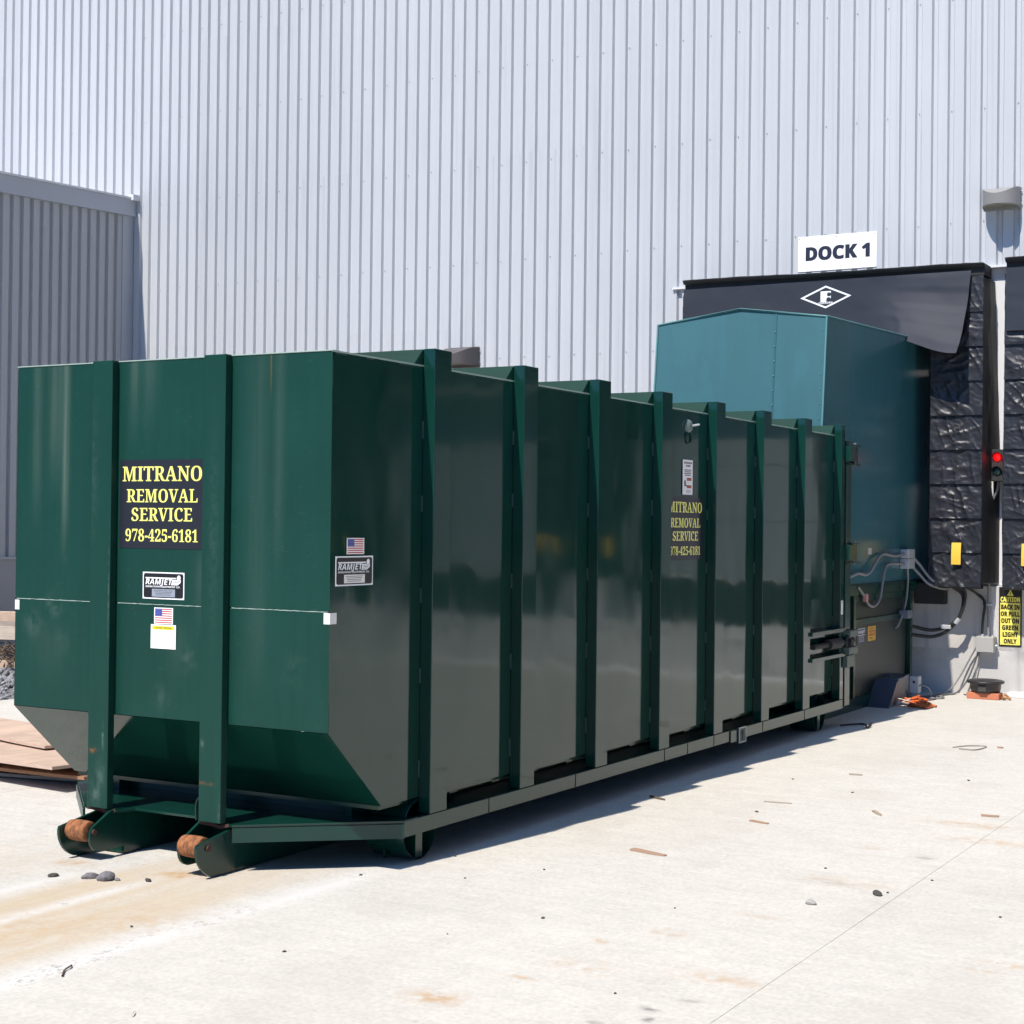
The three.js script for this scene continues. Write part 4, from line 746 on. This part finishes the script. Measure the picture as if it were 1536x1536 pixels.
{
  const L = [[-0.0, 0.09, 'pale timber beam lying on the gravel at the bottom of the pile', M.plyPink, -9.3, -6.75], [0.30, 0.15, 'thick tan timber beam in the middle of the left pile', M.ply, -9.6, -7.0], [0.45, 0.06, 'grey plank below the top of the left timber pile', M.plyGrey, -9.62, -7.02], [0.51, 0.10, 'pink-ended timber on top of the left pile', M.plyPink, -9.58, -7.04]];
  for (const [y, h, lab, m, cx, cz] of L) { const g = box(-2.2, 0.75, 0, h, -0.07, 0.07, 0.004); const u = g.attributes.uv; g.rotateY(0.2 + R(-0.05, 0.05)); g.translate(cx, y, cz); solo('timber_beam', g, m, lab, 'timber', 'timber pile at the left'); }
  for (const [x, lb] of [[-11.0, 'dark wooden block under the left end of the timber pile'], [-10.0, 'dark wooden block under the middle of the timber pile'], [-9.2, 'dark wooden block under the right end of the timber pile']]) solo('pile_block', box(x, x + 0.16, 0.0, 0.298, -7.0 - (x + 9.2) * 0.25 - 0.06, -7.0 - (x + 9.2) * 0.25 + 0.1, 0.006), M.woodRed, lb, 'block', 'blocks under the timber pile');
  const tw = []; for (let k = 0; k < 130; k++) { const x = R(-10.4, -8.7), z = R(-7.1, -6.55), a = R(0, 6.28), l = R(0.12, 0.4), y = R(0.02, 0.2); tw.push(tube([[x, y, z], [x + l * 0.5 * Math.cos(a), y + R(0, 0.12), z + l * 0.5 * Math.sin(a)], [x + l * Math.cos(a), Math.max(0.01, y + R(-0.1, 0.1)), z + l * Math.sin(a)]], R(0.004, 0.009), 5, 4)); }
  const b = solo('brush_twigs', tw, M.twig, 'tangle of dry brush twigs under the timber pile', 'twigs'); b.userData.kind = 'stuff';
}
// ------------------------------------------------------------------ debris on the concrete
function pebble(x, z, r, m, name, label, group, sx = 1.3) {
  const g = new THREE.IcosahedronGeometry(r, 1), P = g.attributes.position, s0 = R(0, 90);
  for (let i = 0; i < P.count; i++) { const a = P.getX(i) / r, b = P.getY(i) / r, c = P.getZ(i) / r, k = 0.72 + 0.5 * vn(a * 1.3 + s0, b * 1.3 + c * 1.7 + s0); P.setXYZ(i, P.getX(i) * k * sx, Math.max(P.getY(i) * k * 0.7, -r * 0.35), P.getZ(i) * k); }
  g.computeVertexNormals(); g.rotateY(R(0, 6)); g.computeBoundingBox(); g.translate(x, -g.boundingBox.min.y, z); return solo(name, g, m, label, 'stone', group);
}
pebble(-0.95, 0.416, 0.036, M.stone, 'stone', 'largest bluish-grey stone in front of the left skid');
pebble(-1.035, 0.425, 0.024, M.stone, 'stone', 'flat grey stone touching the left of the largest stone', undefined, 1.8);
pebble(-1.2, 0.49, 0.018, M.stoneDark, 'stone', 'leftmost small dark stone in front of the left skid', undefined, 1.6);
pebble(-0.765, 0.332, 0.015, M.stoneDark, 'stone', 'small dark stone right of the largest stone');
pebble(-0.895, 0.395, 0.012, M.stone, 'stone', 'tiny grey chip touching the right of the largest stone');
pebble(2.174, -1.228, 0.021, M.stoneDark, 'stone', 'dark clod beside the slab joint at right', undefined, 1.7);
pebble(1.979, -0.892, 0.02, std(0.36, 0.35, 0.33, 0.9), 'stone', 'pale crumb of concrete left of the dark clod', undefined, 1.3);
for (const [x, z, r] of [[1.103, -.033, .012], [1.791, -1.643, .01], [.649, -.874, .009], [.426, -.51, .009], [.124, -.905, .012], [.942, -2.919, .014], [2.202, -1.293, .011], [1.84, .781, .009], [2.307, -1.657, .01], [.512, .964, .011], [-.248, .992, .011], [1.2, -3.9, .012], [1.7, -4.8, .014], [.7, -4.2, .012], [2.6, -2.4, .012], [2.75, -1.1, .01], [-.02, -.30, .012], [.9, .4, .006], [1.5, -.5, .007]])
  pebble(x, z, r * 0.6, M.stoneDark, 'pebble', 'tiny dark pebble scattered on the open concrete', 'pebbles on the concrete');
function splinter(xa, za, xb, zb, w, h, m, label) { const L = Math.hypot(xb - xa, zb - za), g = prism([[0, -w / 2], [L * 0.3, -w * 0.42], [L, -w * 0.12], [L * 0.97, w * 0.2], [L * 0.6, w * 0.5], [0.02 * L, w * 0.4]], 'y', 0, h); g.rotateY(-Math.atan2(zb - za, xb - xa)); g.translate(xa, 0.001, za); return solo('wood_splinter', g, m, label, 'wood splinter'); }
const tan1 = std(0.36, 0.24, 0.17, 0.85), tan2 = std(0.36, 0.30, 0.24, 0.85);
splinter(0.799, -1.533, 1.015, -1.482, 0.05, 0.008, tan1, 'longest reddish wood splinter on the concrete beside the container');
splinter(1.015, -2.63, 1.138, -2.593, 0.035, 0.007, tan1, 'second wood splinter, behind the longest one');
splinter(1.515, -3.312, 1.599, -3.195, 0.025, 0.01, tan2, 'short wood splinter pointing along the container, mid yard');
splinter(2.088, -3.518, 2.188, -3.537, 0.03, 0.01, tan1, 'wood splinter by the slab joint at right');
splinter(0.852, -3.268, 1.021, -3.296, 0.012, 0.006, tan2, 'thin pale splinter just outside the container shadow');
splinter(0.95, -4.604, 1.037, -4.62, 0.03, 0.008, tan2, 'small splinter near the far half of the container');
splinter(1.486, -6.541, 1.531, -6.545, 0.03, 0.01, tan1, 'far small splinter in front of the dock');
splinter(0.20, -3.05, 0.33, -2.98, 0.02, 0.01, M.twig, 'dark splinter lying in the container shadow');
solo('twig', tube([[0.047, 0.005, 1.663], [0.0, 0.006, 1.606], [-0.01, 0.01, 1.57], [-0.026, 0.005, 1.544]], 0.0035, 14, 5), M.twig, 'crooked thin twig at the lower left', 'twig');
solo('dry_leaf', sheet(6, 3, (u, v) => [0.589 - 0.027 * u + 0.012 * (v - 0.5) * Math.sin(Math.PI * u), 0.002 + 0.006 * Math.sin(u * 3) + 0.003 * v, 1.881 - 0.044 * u + 0.012 * (v - 0.5) * Math.sin(Math.PI * u)]), M.twig, 'narrow dry leaf at the bottom edge of the picture', 'leaf');
solo('wire_loop', tube([[1.20, 0.004, -6.35], [1.28, 0.006, -6.5], [1.40, 0.004, -6.55], [1.38, 0.006, -6.3], [1.26, 0.008, -6.28]], 0.005, 40, 5), std(0.30, 0.27, 0.24, 0.7), 'loose loop of wire on the concrete before the dock', 'wire');

scene.traverse((o) => { if (o.isMesh && o !== sky) { o.castShadow = true; o.receiveShadow = true; } });
renderer.render(scene, camera);
